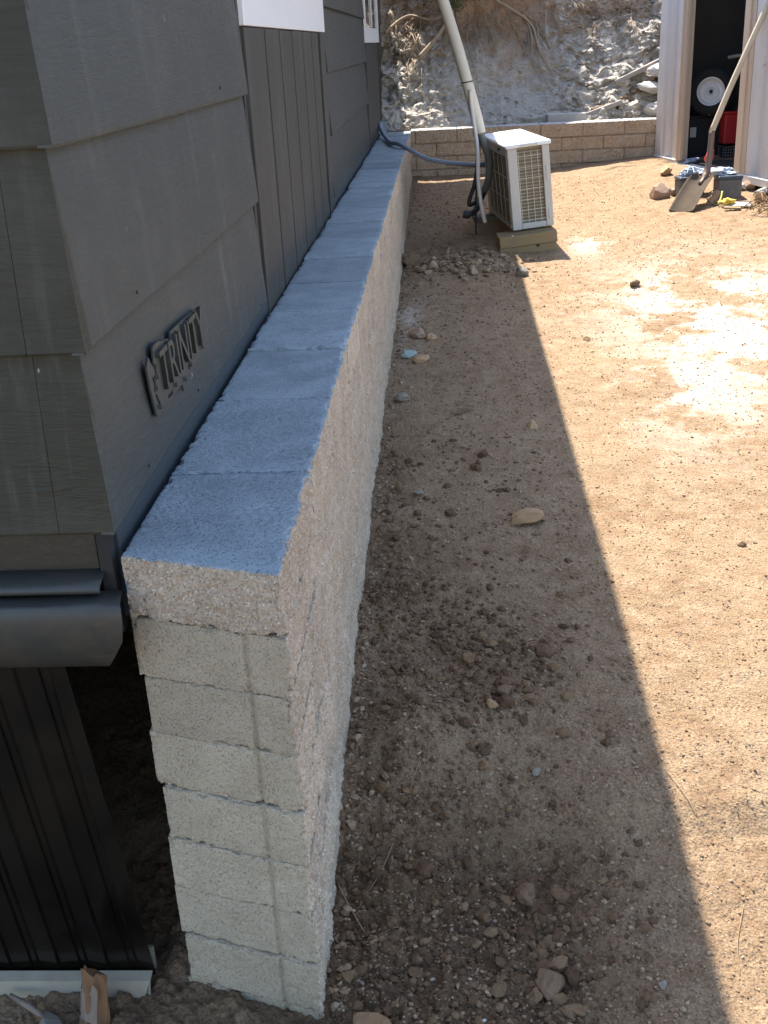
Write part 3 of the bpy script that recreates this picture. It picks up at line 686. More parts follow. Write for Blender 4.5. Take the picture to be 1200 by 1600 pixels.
# timbers
M_tim = simple('weathered_timber', (.25,.175,.085), .85, .3, 30, .003, 90, stretch=(.15,1,1), dirt=(.2,.15,.1))
M_timd = simple('dark_timber', (.12,.095,.07), .85, .3, 30, .003, 90)
def timber(x0,x1,y0,y1,z0,z1,rot,mat,label,nm='timber_block'):
    e = empty(nm, ((x0+x1)/2,(y0+y1)/2,z0), rot, label=label, cat='timber', group='timber blocks under the air conditioner'); a, b = (x1-x0)/2, (y1-y0)/2; h = z1-z0
    MB().box(-a,a,-b,b,0,h).obj('beam', mat, e, bevel=.003)
    return e, a, b, h
e, a, b, h = timber(.335,.672,6.585,6.78,.205,.266,(0,rad(-4.8),rad(3)),M_tim,'lower weathered beam under the front end of the air conditioner')
MB().tube([(.06,-b-.001,h-.006),(.06,-b+.002,h-.006)], .010, 12).obj('knot_hole', M_dark, e)
timber(.333,.674,6.580,6.78,.268,.332,(0,rad(-4.8),rad(4)),M_tim,'upper weathered beam directly under the front end of the air conditioner')
timber(.215,.56,7.42,7.56,.21,.325,(0,rad(-2),rad(4)),M_timd,'dark beam under the rear end of the air conditioner')
# insulated line duct and tubes
M_duct = simple('beige_duct', (.56,.50,.40), .55, .12, 14, .0008, 80)
M_hose = simple('grey_hose', (.17,.165,.14), .6, .15)
M_blk = simple('black_hose', (.03,.03,.03), .5, .2)
dct = empty('line_duct', (.25,7.2,.87), label='beige insulated pipe run slanting down from the eave to the air conditioner', cat='pipe')
def rel(P, o): return [(p[0]-o[0], p[1]-o[1], p[2]-o[2]) for p in P]
D0 = (.25,7.2,.87)
pts = spline([(-.22,7.2,2.24),(-.10,7.2,2.06),(.035,7.2,1.64),(.122,7.2,1.36),(.177,7.2,1.16),(.232,7.2,.955),(.252,7.2,.865)], 8)
MB().tube(rel(pts, D0), .035, 20).obj('duct', M_duct, dct, smooth=True)
MB().tube([(-.075,0,.300),(-.074,0,.293)], .0358, 20).obj('tape_band', M_dark, dct)
MB().tube(rel(spline([(.192,7.165,1.12),(.20,7.16,1.02),(.215,7.10,.90),(.228,7.02,.78),(.228,6.97,.62),(.238,6.95,.50),(.258,6.95,.385),(.268,6.95,.355)], 8), D0), .0125, 12).obj('drain_tube', simple('cream_tube', (.58,.50,.42), .5, .08), dct, smooth=True)
MB().tube(rel(spline([(.252,7.2,.88),(.275,7.19,.80),(.305,7.2,.70),(.300,7.22,.58),(.265,7.30,.48),(.26,7.40,.45)], 8), D0), .022, 14).obj('insulated_line', M_hose, dct, smooth=True)
MB().tube(rel(spline([(.245,7.2,.87),(.235,7.18,.72),(.215,7.15,.58),(.175,7.12,.47),(.185,7.14,.44),(.25,7.3,.46)], 8), D0), .013, 12).obj('black_line', M_blk, dct, smooth=True)
MB().tube(rel(spline([(.262,7.22,.50),(.215,7.10,.415),(.165,7.05,.395),(.135,7.05,.400)], 6), D0), [.020]*12+[.026]*7, 14).obj('black_elbow', M_blk, dct, smooth=True)
MB().tube(rel(spline([(.225,7.15,.60),(.215,7.1,.42),(.212,7.05,.31),(.215,7.04,.27)], 6), D0), .006, 8).obj('thin_cable', M_blk, dct, smooth=True)
# conduit and outlet box
M_cond = simple('grey_conduit', (.27,.30,.34), .5, .1)
bx = empty('outlet_box', (-.455,9.25,.76), label='small grey electrical box at the house wall above the far wall corner', cat='electrical box')
MB().box(-.032,.032,-.03,.03,-.02,.075).obj('box_body', M_cond, bx, bevel=.004); MB().box(-.034,.034,-.034,-.030,-.015,.07).obj('box_cover', M_cond, bx, bevel=.001)
pts = spline([(-.470,9.18,.82),(-.462,9.05,.80),(-.42,8.7,.772),(-.35,8.15,.760),(-.285,7.9,.768),(-.20,7.75,.735),(-.10,7.65,.690),(.02,7.6,.662),(.14,7.55,.650),(.235,7.5,.645),(.29,7.52,.645)], 34)
rr = [.0135 + .0022*(i%2) for i in range(len(pts))]
tag(MB().tube(pts, rr, 12).obj('flexible_conduit', M_cond, smooth=True), 'grey ribbed flexible conduit sagging from the house to the air conditioner', 'conduit')

# ---------------- earth bank ----------------
def bank():
    nx, nv = 700, 420
    x = np.linspace(-3.2, 6.5, nx); v = np.linspace(0, 1, nv)
    X, V = np.meshgrid(x, v, indexing='ij')
    P2 = np.stack([X, V*2.5, 0*X], -1)
    Z = .60 + V*1.75
    side = 1-np.exp(-((X-.50)/.56)**4)                      # 1 at the sides (gentler slope), 0 in the hollow
    side = np.clip(side + .25*fbm(P2*1.5, 3, 7), 0, 1)
    steep = np.interp(Z, [.6,.78,.95,1.5,1.75,2.0,2.35], [9.55,9.72,9.95,10.20,10.12,10.0,10.3])
    gentle = np.interp(Z, [.6,.78,1.1,1.5,1.9,2.2,2.35], [9.55,9.66,10.02,10.42,10.75,10.9,11.3])
    right = sstep(.9, 1.7, X); gentle = gentle - .10*right*np.clip(1.5-Z, 0, 1)
    Y = steep*(1-side) + gentle*side
    P = np.stack([X, Y, Z], -1)
    lum = fbm(P*4, 6, 17, .70); 
    ridg = 1-np.abs(fbm(P*7, 4, 27, .6))
    vs = 1-np.abs(fbm(np.stack([X*7, Z*1.8, 0*X], -1), 3, 57, .6))
    Y = Y + .050*lum*(.5+.6*side) - .03*side*ridg - .015*ridg - .045*vs*(.4+.6*side)
    Z = Z + .030*fbm(P*9+5, 4, 37, .6)*side
    warm = np.clip(sstep(1.18, 1.5, Z + .16*lum + .10*side*-1) * (1-.35*side), 0, 1)
    return X, Y, Z, warm
X, Y, Z, warm = bank()
# carry the slope back over the top as one hill sheet
nx, nv = X.shape
ext = [ (11.6,2.45),(12.5,2.8),(15,3.6),(20,5.2),(40,9),(120,14),(900,20)]
Xe = [X]; Ye = [Y]; Ze = [Z]; We = [warm]
for y, z in ext: Xe.append(X[:, -1:]*(1 if y < 20 else y/16)); Ye.append(np.full((nx,1), y)); Ze.append(z+.15*fbm(np.stack([X[:,-1:], 0*X[:,-1:]+y, 0*X[:,-1:]],-1)*.8, 3, 3)); We.append(np.full((nx,1), .8))
XX, YY, ZZ, WW = [np.concatenate(q, 1) for q in (Xe, Ye, Ze, We)]
o = mesh('hillside', np.stack([XX, YY, ZZ], -1), gridf(nx, XX.shape[1]), M_bank, smooth=True, attrs={'warm': WW}); o['kind'] = 'structure'
def bank_at(x, z):
    i = np.argmin(np.abs(X[:,0]-x)); j = np.argmin(np.abs(Z[i]-z)); return float(Y[i, j])
# backfill behind the far wall
xs = np.linspace(-3.2, 2.2, 120); ysb = np.linspace(9.44, 10.0, 30); Xb, Yb = np.meshgrid(xs, ysb, indexing='ij')
Zb = .70+.03*fbm(np.stack([Xb, Yb, 0*Xb], -1)*6, 4, 8)+.10*np.clip(Yb-9.6, 0, 1)
o = mesh('backfill', np.stack([Xb, Yb, Zb], -1), gridf(120, 30), M_bank, smooth=True, attrs={'warm': 0*Xb+.1}); o['kind'] = 'structure'
# rubble on the bank
n = 1900; xs = rng.uniform(-.6, 2.0, n); zz = .74+rng.random(n)**1.6*.9
k = (rng.random(n) < .25+.75*(np.abs(xs-.4) > .62)); xs, zz = xs[k], zz[k]
ys = np.array([bank_at(a, b) for a, b in zip(xs, zz)])
t = NT('bank_rubble'); M_rub = t.done(t.ramp(t.attr('tone'), [(0,(.22,.18,.13)),(.5,(.36,.31,.25)),(1,(.52,.46,.38))]), .95, t.bump(t.noise(80,4,.7), .004))
scatter('rubble', xs, ys-.005, logr(len(xs), .005, .026, 3.0), M_rub, 'pale crumbling rubble on the far earth bank', cat='rubble', zs=zz)
# hanging roots: countable clumps of roots
M_root = simple('dry_root', (.36,.27,.18), .9, .35, 40, .001, 120)
def root(x, z, L, dx, r, branches, label, big=False):
    mb = MB(); 
    def strand(x, z, L, dx, r):
        pts = []; n = 7
        for i in range(n+1):
            f = i/n; xx = x + dx*f + .025*math.sin(f*6+x*9)*L*2; zz_ = z - L*f
            pts.append((xx, bank_at(xx, zz_)-.02-.04*math.sin(f*3.1)*random.random(), zz_))
        sp = spline(pts, 4); mb.tube(sp, [r*(1-.75*i/len(sp)) for i in range(len(sp))], 6)
    r *= .62; strand(x, z, L, dx, r)
    for b in range(branches): 
        f = random.random()*.6; strand(x+dx*f+random.uniform(-.03,.03), z-L*f*.8, L*random.uniform(.3,.7), dx+random.uniform(-.16,.16), r*.5)
    tag(mb.obj('root', M_root, smooth=True), label, 'root', 'dry roots hanging from the bank')
RT = [(-.40,1.72,.55,-.02,.014),(-.33,1.70,.75,.06,.012),(-.20,1.66,.85,.03,.012),(-.12,1.72,.50,-.12,.020),(.02,1.62,.45,.10,.010),(.16,1.66,.40,-.04,.010),(.27,1.62,.62,.04,.012),(.34,1.60,.40,.02,.010),(.42,1.62,.45,.12,.009),(.52,1.66,.36,-.02,.010),(.62,1.62,.46,.03,.011),(.72,1.60,.55,.16,.017),(.80,1.58,.62,.14,.013),(.90,1.64,.52,.10,.009),(1.02,1.66,.45,.05,.009),(1.20,1.66,.40,.04,.009),(1.38,1.66,.36,-.03,.009),(1.55,1.66,.45,.03,.010),(1.68,1.64,.50,.02,.010)]
RN = ['leftmost hanging root, beside the house end','long hanging root strand just right of the house end','longest pale root reaching low on the left of the bank','thick root bending left, left of the insulated pipe','thin root right behind the insulated pipe','thin root first right of the insulated pipe','long root dropping above the air conditioner lid','thin root of the middle fringe, left of the kinked one','root slanting right in the middle fringe','short root at the middle of the orange soil band','root hanging left of the thick drooping one','thick drooping root sweeping right over the bank','root running along the right of the thick drooping one','slanting thin root left of the right hand earth face','thin straight root left of the bright rubble slope','short root over the bright rubble slope','short root bending left above the rubble slope','root second from the container corner','rightmost root, right by the container corner']
for (x, z, L, dx, r), lb in zip(RT, RN): root(x, z, L, dx, r*.8, 8, lb)
for i, (P, r, lb) in enumerate([([(-.45,1.50),(-.25,1.62),(-.02,1.58),(.20,1.70),(.45,1.74)],.014,'thick pale root running along the top of the bank on the left'),([(-.16,1.28),(-.02,1.42),(.12,1.60),(.16,1.72)],.024,'thick brown root slanting up behind the insulated pipe'),([(.50,1.70),(.64,1.62),(.80,1.50),(.86,1.30),(.98,1.08)],.012,'long forked root sweeping down right across the bank')]):
    pts = spline([(x, bank_at(x, z)-.05, z) for x, z in P], 6)
    tag(MB().tube(pts, [r*(1-.5*j/len(pts)) for j in range(len(pts))], 8).obj('root', M_root, smooth=True), lb, 'root')

# leafy scrub on top of the bank, and a tree whose crown dapples the bank
M_leaf = simple('leaf', (.085,.12,.035), .6, .4, 5, .0003, 50)
M_leaf2 = simple('grey_leaf', (.11,.13,.07), .6, .3, 5, .0003, 50)
def leaves(n, cx, cy, cz, rx, ry, rz, s, clumps):
    cc = rng.normal(0, .55, (clumps, 3)).clip(-1, 1); k = rng.integers(0, clumps, n)
    P = cc[k] + rng.normal(0, .17, (n, 3)); P = P*np.array([rx, ry, rz]) + np.array([cx, cy, cz])
    A = rng.normal(0, 1, (n, 3)); A /= np.linalg.norm(A, axis=1)[:, None]; B = np.cross(A, rng.normal(0, 1, (n, 3))); B /= np.linalg.norm(B, axis=1)[:, None]
    sz = s*rng.uniform(.6, 1.3, n)[:, None]
    V = np.stack([P-A*sz, P+B*sz*.4, P+A*sz, P-B*sz*.4], 1).reshape(-1, 3)
    return V, np.arange(4*n).reshape(-1, 4)
sh = empty('shrub', (.22,10.2,1.75), label='green sprig of scrub hanging over the top of the bank behind the pipe', cat='shrub')
V, F = leaves(900, 0, 0, .06, .30, .18, .13, .018, 14); mesh('foliage', V, F, M_leaf, sh)
mb = MB()
for i in range(9): mb.tube(spline([(0,0,-.05),(random.uniform(-.15,.15),-.05,.03),(random.uniform(-.3,.3),-.1,random.uniform(-.02,.15))],4), .004, 5)
mb.obj('stem', M_root, sh, smooth=True)
mb = MB()
for i in range(260):
    x = random.uniform(-.55, 1.9); z = random.uniform(1.42, 1.85); l = random.uniform(.04,.16); a = random.gauss(-1.3,.7); y = bank_at(x, z)-.02
    mb.tube([(x,y,z),(x+l*.5*math.cos(a)+.01,y-.03,z+l*.45*math.sin(a)),(x+l*math.cos(a),y-.03,z+l*math.sin(a))], .0018, 4)
tag(mb.obj('dry_straw', M_root, smooth=True), 'fine dry straw and hair roots matted along the top of the bank', 'straw', kind='stuff')
def tree(x, y, z, h, rr, label, nl, seed):
    e = empty('tree', (x, y, z), label=label, cat='tree', group='trees on the hill above the bank'); random.seed(seed)
    mb = MB(); mb.tube(spline([(0,0,-.2),(.05,0,h*.3),(-.05,.05,h*.6),(.05,0,h*.95)], 6), [.13*(1-.8*i/18) for i in range(19)], 10); mb.obj('trunk', M_bark, e, smooth=True)
    mb = MB()
    for i in range(26):
        a = i*2.4; z0 = h*(.3+.6*i/26); l = rr*random.uniform(.6,1.1)
        mb.tube(spline([(0,0,z0),(l*.5*math.cos(a),l*.5*math.sin(a),z0+.3*l),(l*math.cos(a),l*math.sin(a),z0+.25*l)],4), [.035*(1-.8*j/8) for j in range(9)], 6)
    mb.obj('limb', M_bark, e, smooth=True)
    V, F = leaves(nl, 0, 0, h*.72, rr*1.05, rr*1.05, h*.38, .055, 70); mesh('crown', V, F, M_leaf2, e)
tree(2.3, 13.2, 2.9, 3.0, 1.25, 'broad leafy tree on the hill above the right part of the bank', 1500, 1)
random.seed(11)

# planks and concrete blocks on the bank foot
def slab(name, P, d, h, mat, label, cat):
    e = [Vector(p) for p in P]; a = (e[1]-e[0]); L = a.length; M = Matrix.Translation(e[0]) @ a.to_track_quat('X', 'Z').to_matrix().to_4x4()
    o = MB().box(0, L, -d/2, d/2, -h/2, h/2).obj(name, mat, bevel=.004); o.matrix_world = M; return tag(o, label, cat)
M_plank = simple('weathered_plank', (.30,.26,.23), .9, .3, 20, .003, 80, stretch=(.2,1,1))
o = MB().box(-.10,.065,-.07,.07,-.03,.045).obj('concrete_block', M_bg, bevel=.006); o.location = (.985,9.62,.765); o.rotation_euler = (0,0,.05); tag(o, 'concrete block lying on the bank foot, left of the touching pair', 'concrete block')
o = MB().box(-.075,.075,-.07,.07,-.03,.043).obj('concrete_block', M_bg, bevel=.006); o.location = (1.130,9.63,.765); o.rotation_euler = (0,0,-.04); tag(o, 'concrete block right beside the other one, next to the sloping plank', 'concrete block')
slab('plank', [(1.06,9.70,.735),(1.50,9.68,.875)], .16, .035, M_plank, 'grey plank sloping up right from the low blocks on the bank foot', 'plank')
slab('plank', [(1.47,9.82,1.02),(1.90,9.80,1.20)], .10, .035, M_plank, 'upper plank half buried beside the shed corner', 'plank')
for (x,y,z,s,r,lb,sd) in ((1.745,9.62,.975,(.11,.09,.045),.2,'flat concrete chunk in the middle of the pile by the shed corner',3),(1.775,9.68,1.10,(.07,.08,.055),.5,'squared concrete chunk topmost beside the shed corner',5),(1.75,9.52,.80,(.09,.09,.075),.9,'rounded pale boulder on the end of the far wall beside the shed',8)):
    rock('concrete_chunk' if sd != 8 else 'boulder', x, y, s, (0,.15,r), M_bg, lb, sd, 'rock', z=z, sub=4, sink=.5)
n = 700; xs = rng.uniform(1.18, 1.95, n); zz = .74+ (xs-1.15)*.45*rng.random(n); ys = 9.66+ (zz-.74)*.45+rng.normal(0,.02,n)
scatter('soil_pile', xs, ys, logr(n, .010, .045, 2), M_gravel, 'loose brown soil heap between the planks at the shed corner', cat='soil', zs=zz)

# ---------------- storage container ----------------
A = (1.721, 9.233, .455)
ct = empty('shipping_container', A, (0,0,rad(11.2)), label='white corrugated steel storage container with an open doorway at the right', cat='container')
t = NT('container_paint')
c = t.mix(t.noise(2.5,5,.6), (.55,.51,.465), (.64,.60,.555)); c = t.mix(t.ramp(t.noise(1,5,.7,t.mp((14,14,1.2))), [(.55,0),(.8,.35)]), c, (.46,.38,.30))
c = t.mix(t.ramp(t.noise(9,6,.7), [(.66,0),(.74,.8)]), c, (.30,.17,.09))
M_cont = t.done(c, .5, t.bump(t.noise(5,4,.5), .004), spec=.4)
M_jamb = simple('tan_jamb', (.52,.40,.29), .7, .2, 12, .001, 60, stretch=(1,1,.1))
M_int = simple('dark_interior', (.055,.048,.042), .9, .3, 5)
HC = 2.45
def corr(y0, y1, nm):
    V = []; F = []; y = y0; prof = []
    per = .21; seq = [(0,0),(.07,0),(.105,.030),(.175,.030),(.21,0)]
    while y > y1+1e-6:
        for d, x in seq[:-1]:
            if y-d > y1: prof.append((x, y-d))
        y -= per
    prof.append((0, y1))
    for x, yy_ in prof: V += [(x, yy_, .03), (x, yy_, HC)]
    for i in range(len(prof)-1): F.append((2*i, 2*i+1, 2*i+3, 2*i+2))
    o = MB().add(V, F).obj(nm, M_cont, ct); m = o.modifiers.new('s','SOLIDIFY'); m.thickness = .004; m2 = o.modifiers.new('b','BEVEL'); m2.width=.006; m2.segments=2; m2.limit_method='ANGLE'
corr(-.13, -.42, 'corrugated_panel'); corr(-1.59, -3.2, 'corrugated_panel')
MB().box(-.012,.09,-.14,0,0,HC).obj('corner_post', M_cont, ct, bevel=.012)
for q in ((-.45,.012),(-3.2,-1.55)): MB().box(-.02,.06,q[0],q[1],-.018,.032).obj('bottom_rail', M_cont, ct, bevel=.004)
MB().box(-.02,.06,-1.549,-.451,-.012,.010).obj('door_sill', M_cont, ct, bevel=.003)
for a, b in ((-.515,-.425),(-1.585,-1.435)):
    MB().box(-.012,.012,a,b,.0305,HC).box(.0125,.060,a+.030,b-.030,.0305,HC).box(-.024,-.0125,a+.05,b-.045,.0305,HC).obj('door_jamb', M_jamb, ct, bevel=.002)
MB().box(0,.05,-1.435,-.57,2.05,HC).obj('door_header', M_cont, ct)
mb = MB().box(.10,2.5,-.03,-.002,.0,HC).box(2.5,2.56,-3.2,0,.0,HC).box(.05,2.5,-3.23,-3.2,.0,HC).box(.065,2.5,-3.2,-.03,-.02,.012)
mb.obj('inner_wall', M_int, ct)
MB().box(-.02,2.6,-3.25,.02,HC,HC+.06).obj('container_roof', M_cont, ct)
def inC(p): 
    a = rad(11.2); return (A[0]+p[0]*math.cos(a)-p[1]*math.sin(a), A[1]+p[0]*math.sin(a)+p[1]*math.cos(a), A[2]+p[2])
# things inside the doorway
M_rub2 = simple('tyre_rubber', (.02,.02,.02), .8, .2); M_rim = simple('white_rim', (.72,.71,.68), .4, .1, 20)
wh = empty('wheelbarrow_wheel', (2.07,8.98,.952), (rad(84),0,rad(-16)), label='spare wheel with a white rim inside the dark container doorway', cat='wheel')
MB().lathe([(.100,-.03),(.118,-.045),(.15,-.045),(.175,-.022),(.178,0),(.175,.022),(.15,.045),(.118,.045),(.100,.03)]).obj('tyre', M_rub2, wh, smooth=True)
MB().lathe([(.012,.004),(.03,.006),(.032,.010),(.055,.006),(.062,-.005),(.085,.002),(.092,.028),(.103,.034),(.103,.026)]).obj('rim', M_rim, wh, smooth=True)
MB().lathe([(.0,.030),(.012,.030),(.014,.004)], n=14).obj('hub', M_dark, wh, smooth=True)
M_cab = simple('black_cabinet', (.018,.018,.020), .6, .2)
cb = empty('tool_cabinet', (2.05,9.06,.470), (0,0,rad(6)), label='black cabinet with a pale paper tag inside the container doorway', cat='cabinet')
MB().box(-.22,.12,-.05,.10,0,.295).obj('cabinet_body', M_cab, cb, bevel=.006); MB().box(-.225,.125,-.056,.10,.296,.312).obj('cabinet_top', M_cab, cb, bevel=.004)
MB().box(-.123,-.075,-.0530,-.0515,.155,.228).obj('paper_tag', simple('paper', (.45,.43,.40), .8, .1), cb)
pt = empty('power_tool', (2.11,8.98,.79), (0,0,.3), label='white power tool resting on the black cabinet below the wheel', cat='tool')
MB().box(-.065,.05,-.03,.03,-.004,.012).tube([(-.03,0,.03),(.03,0,.035)], .022, 12).obj('tool_body', M_rim, pt, bevel=.004); MB().tube([(.0,0,.04),(.045,0,.085)], .020, 10).obj('tool_handle', simple('grey_plastic', (.35,.34,.32), .5), pt)
rc = empty('red_case', (2.29,8.95,.555), (0,0,rad(4)), label='red plastic case standing on the wire crate in the doorway', cat='case')
M_red = simple('red_plastic', (.50,.035,.035), .45, .12)
MB().box(-.125,.12,-.05,.08,.015,.235).obj('case_body', M_red, rc, bevel=.012); MB().box(-.13,.125,-.055,.085,.236,.252).obj('case_lid', M_red, rc, bevel=.004); MB().tube([(-.04,0,.252),(-.035,0,.275),(.035,0,.275),(.04,0,.252)], .007, 8).obj('case_handle', M_dark, rc)
cr = empty('wire_crate', (2.28,8.93,.468), (0,0,rad(4)), label='grey wire crate on the container floor under the red case', cat='crate')
mb = MB(); 
for i in range(13): x = -.12+.02*i; mb.tube([(x,-.06,0),(x,-.06,.085)], .0016, 5); mb.tube([(x,.06,0),(x,.06,.085)], .0016, 5)
for i in range(5): z = .005+.02*i; mb.tube([(-.12,-.06,z),(.12,-.06,z)], .0016, 5); mb.tube([(-.12,-.06,z),(-.12,.06,z)], .0016, 5); mb.tube([(-.12,.06,z),(.12,.06,z)], .0016, 5)
mb.obj('wire_mesh', simple('galvanised', (.42,.42,.42), .4, .1, metal=.6), cr)
MB().box(-.115,.115,-.05,.05,0,.08).obj('crate_content', M_cab, cr)
pr = MB().tube([(2.19,9.02,1.185),(2.40,9.00,1.215)], .012, 10).obj('pale_pole', simple('pale_pole', (.35,.33,.30), .7)); tag(pr, 'pale horizontal pole in the dark of the container', 'pole')
rg = rock('rag', 1.885, 8.72, (.055,.05,.018), (0,0,.3), simple('blue_grey_cloth', (.33,.35,.42), .9, .2), 'crumpled blue grey rag at the left end of the door sill', 31, 'rag', z=.475, sub=4, amp=.5, facet=False)

# batteries with cables and cloth heaped on them
M_bat = simple('grey_battery', (.12,.115,.105), .6, .2, 10, .001, 60, dirt=(.25,.2,.15)); M_clo = simple('pale_blue_cloth', (.42,.47,.54), .85, .25, 30, .004, 60)
def battery(x, y, z, w_, d, h, rot, label, marked):
    e = empty('battery', (x, y, z), (0,0,rot), label=label, cat='battery')
    MB().box(-w_/2,w_/2,-d/2,d/2,0,h*.86).obj('battery_case', M_bat, e, bevel=.006)
    MB().box(-w_/2-.004,w_/2+.004,-d/2-.004,d/2+.004,h*.861,h).obj('battery_lid', simple('blue_black_plastic', (.05,.065,.09), .4, .1), e, bevel=.005)
    for sx in (-.3,.3): MB().tube([(sx*w_,0,h),(sx*w_,0,h+.02)], .009, 10).obj('terminal', simple('lead', (.3,.3,.31), .4, metal=.7), e)
    if marked: MB().tube([(-.01+.012*math.cos(q/10*5.0+.6),-d/2-.001,h*.45+.012*math.sin(q/10*5.0+.6)) for q in range(11)], .0017, 6).obj('mark', simple('yellow_mark', (.6,.5,.2), .6), e)
    return e
zb = G(1.65,7.6)
battery(1.655,7.62,zb-.01,.165,.13,.135,.10,'grey car battery behind the shovel blade, left of the other one',True)
battery(1.865,7.46,G(1.86,7.46)-.02,.15,.14,.160,.02,'grey car battery right of the shovel blade beneath the doorway',False)
for (x,y,z,s,lb,sd) in ((1.665,7.66,zb+.138,(.075,.06,.022),'heap of pale blue grey straps on the left battery',41),(1.84,7.50,G(1.86,7.46)+.155,(.065,.06,.020),'crumpled pale blue cloth on the right battery',42)):
    rock('cloth', x, y, s, (0,0,sd), M_clo, lb, sd, 'cloth', z=z, sub=5, sink=.5, amp=.7, facet=False)
mb = MB()
for i in range(6): a = i*1.1; mb.tube(spline([(1.64+.06*math.cos(a),7.62+.05*math.sin(a),zb+.145),(1.66,7.62,zb+.185),(1.70+.07*math.cos(a+2),7.6+.06*math.sin(a+2),zb+.15)],6), .004, 6)
tag(mb.obj('cable', M_clo, smooth=True), 'tangle of pale cables looping over the batteries', 'cable')
gl = rock('red_glove', 1.80, 7.72, (.022,.02,.042), (.2,.3,0), M_red, 'small red object between the two batteries', 51, 'tool', z=.60, sub=3, amp=.4, facet=False)
mb = MB().tube(spline([(1.80,7.30,G(1.80,7.3)+.05),(1.76,7.20,G(1.76,7.2)+.01),(1.71,7.21,G(1.71,7.21)+.012),(1.70,7.32,G(1.70,7.3)+.05),(1.76,7.37,G(1.76,7.3)+.07)],8), .003, 8); tag(mb.obj('black_cable', M_blk, smooth=True), 'loop of black cable on the soil right of the shovel blade', 'cable')
# shovel
M_handle = simple('ash_handle', (.50,.40,.27), .6, .25, 20, .0008, 90, stretch=(1,1,.1)); M_steel = simple('worn_steel', (.085,.064,.046), .92, .3, 16, .001, 80, metal=.0, spec=.08, dirt=(.10,.075,.05)); M_rust = simple('rusty_steel', (.20,.14,.11), .6, .3, 20, .001, 80, metal=.4)
S0 = Vector((1.52,7.16,G(1.52,7.16))); 
sv = empty('shovel', S0, label='long wooden handled shovel leaning on the container with its blade on the soil', cat='shovel')
tip = Vector((1.520,7.16,G(1.52,7.16)+.004)); sock = Vector((1.718,7.42,.530)); ferr = Vector((1.745,7.47,.79)); top = Vector((2.13,7.62,1.66))
# blade in its own frame
ax_ = (sock-tip).normalized(); sd = Vector((.50,-.82,-.10)); sd = (sd-ax_*sd.dot(ax_)).normalized(); nm_ = ax_.cross(sd).normalized()
if nm_.y > 0: nm_ = -nm_
nu, nvv = 26, 18; V = []; F = []
Lb = (sock-tip).length
for i in range(nu+1):
    f = i/nu; wd = .088*(1 if f < .8 else 1-.35*((f-.8)/.2)**2); yv = f*Lb*.94
    for j in range(nvv+1):
        g = j/nvv*2-1; edge = .030*abs(g)**3*(.5+.5*f)
        cen = .020*math.exp(-(g/.16)**2)*sstep(.45, 1, f)
        p = tip + ax_*(yv-.012*(abs(g)**2)*(1-f)) + sd*(g*wd) + nm_*(edge - .012*(1-g*g) + .0*cen + .012*math.sin(f*2.6))
        V.append(p-S0)
    if i: 
        b = (nvv+1)*(i-1)
        for j in range(nvv): F.append((b+j, b+j+1, b+nvv+2+j, b+nvv+1+j))
bl = MB().add(V, F).obj('blade', M_steel, sv, smooth=True); m = bl.modifiers.new('s','SOLIDIFY'); m.thickness = .003; m.offset = 0
MB().tube([p-S0 for p in spline([tip.lerp(sock,.72)+nm_*.004, sock+nm_*.008, sock.lerp(ferr,.5)+Vector((.004,0,0)), ferr], 6)], [.012]*4+[.022]*4+[.020]*4+[.019]*7, 14).obj('socket', M_rust, sv, smooth=True)
MB().tube([p-S0 for p in spline([ferr-(top-ferr)*.01, ferr.lerp(top,.3)+Vector((-.006,0,0)), ferr.lerp(top,.7), top], 8)], .0185, 14).obj('handle', M_handle, sv, smooth=True)
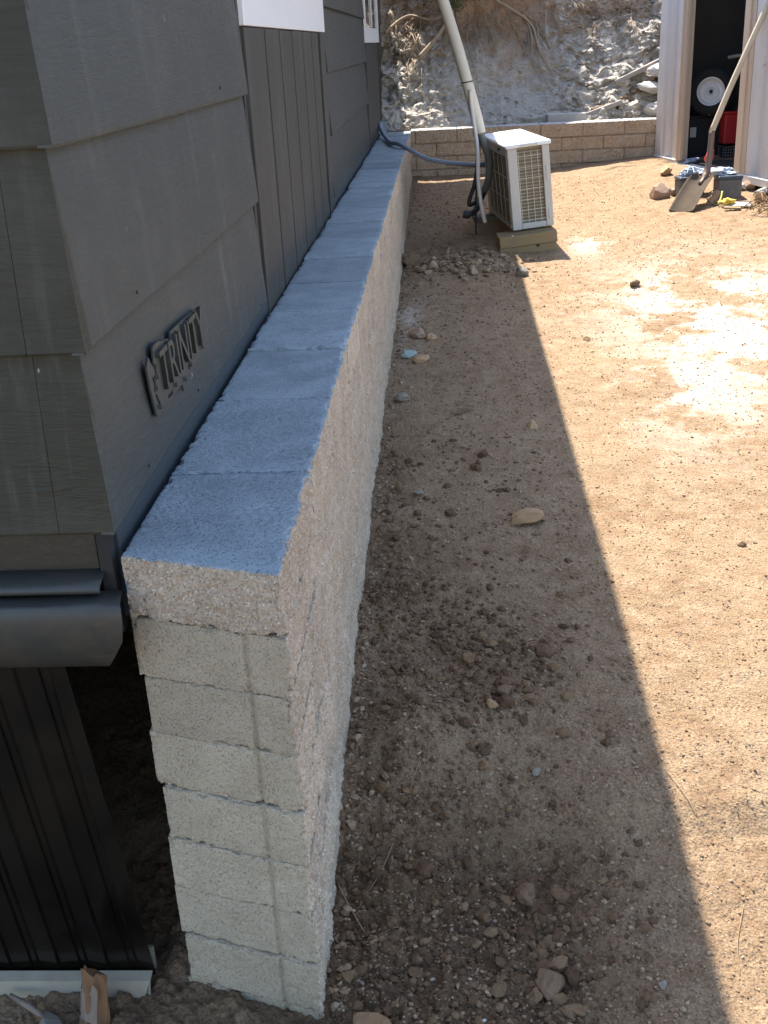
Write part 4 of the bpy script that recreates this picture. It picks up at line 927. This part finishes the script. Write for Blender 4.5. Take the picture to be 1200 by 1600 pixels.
# stones, tile and sticks near the container
NR = [(1.470,7.68,(.100,.07,.062),.4,M_pink,'pinkish stone left of the batteries, the larger of the two'),
      (1.585,7.70,(.055,.045,.042),.9,M_pink,'pinkish stone touching the left battery'),
      (1.62,8.25,(.06,.05,.045),.9,M_tan,'brown clod below the container corner'),
      (2.05,7.60,(.07,.06,.045),.3,M_pink,'reddish rock under the rail right of the batteries'),
      (2.07,7.38,(.075,.06,.045),.5,M_white,'white rock chunk under the container rail'),
      (1.98,7.62,(.05,.05,.035),.2,M_white,'pale rock chunk beside the right battery'),
      (2.02,7.18,(.06,.05,.040),.2,M_tan,'tan rock among the dry sticks'),
      (1.745,7.30,(.035,.03,.06),.2,M_tan,'tan stone propped behind the shovel blade')]
for i, (x, y, s, r, m, lb) in enumerate(NR): rock('rock' if i != 2 else 'clod', x, y, s, (.1,.1*i,r*5), m, lb, i+60, 'rock')
zt = G(1.82,7.12); o = MB().box(-.075,.075,-.05,.05,0,.012).obj('tile', M_white, bevel=.002); o.location = (1.86,7.12,zt+.012); o.rotation_euler = (.12,-.05,-.35); tag(o, 'broken white tile on the soil in front of the batteries', 'tile')
o = MB().box(-.05,.05,-.02,.02,0,.010).obj('tile', M_tim, bevel=.002); o.location = (1.80,7.04,zt+.006); o.rotation_euler = (.05,.05,-.15); tag(o, 'small brown board under the edge of the white tile', 'board')
rock('yellow_cloth', 1.80, 7.14, (.032,.028,.014), (0,0,0), simple('yellow_plastic', (.65,.48,.06), .6, .2), 'crumpled yellow plastic scrap on the white tile', 33, 'scrap', z=zt+.034, sub=4, amp=.6, facet=False)
tag(MB().tube(spline([(1.74,7.16,zt+.02),(1.765,7.2,zt+.05),(1.78,7.24,zt+.085)],5), .006, 8).obj('yellow_clip', simple('yellow_green', (.45,.42,.08), .6), smooth=True), 'small yellow green clip standing by the black cable', 'clip')
br = empty('brush_pile', (2.02,6.95,G(2.02,6.95)), label='pile of dry grey sticks at the right frame edge below the container', cat='brush pile')
mb = MB()
for i in range(46):
    a = random.uniform(0, 6.28); x = random.gauss(0,.06); y = random.gauss(0,.09); l = random.uniform(.06,.16); z = random.uniform(.0,.07)
    mb.tube(spline([(x-l/2*math.cos(a),y-l/2*math.sin(a),z),(x+.01,y,z+.02+random.uniform(-.01,.03)),(x+l/2*math.cos(a),y+l/2*math.sin(a),z*random.random())],4), random.uniform(.0015,.005), 6)
o = mb.obj('stick', M_twig, br, smooth=True); o['kind'] = 'stuff'
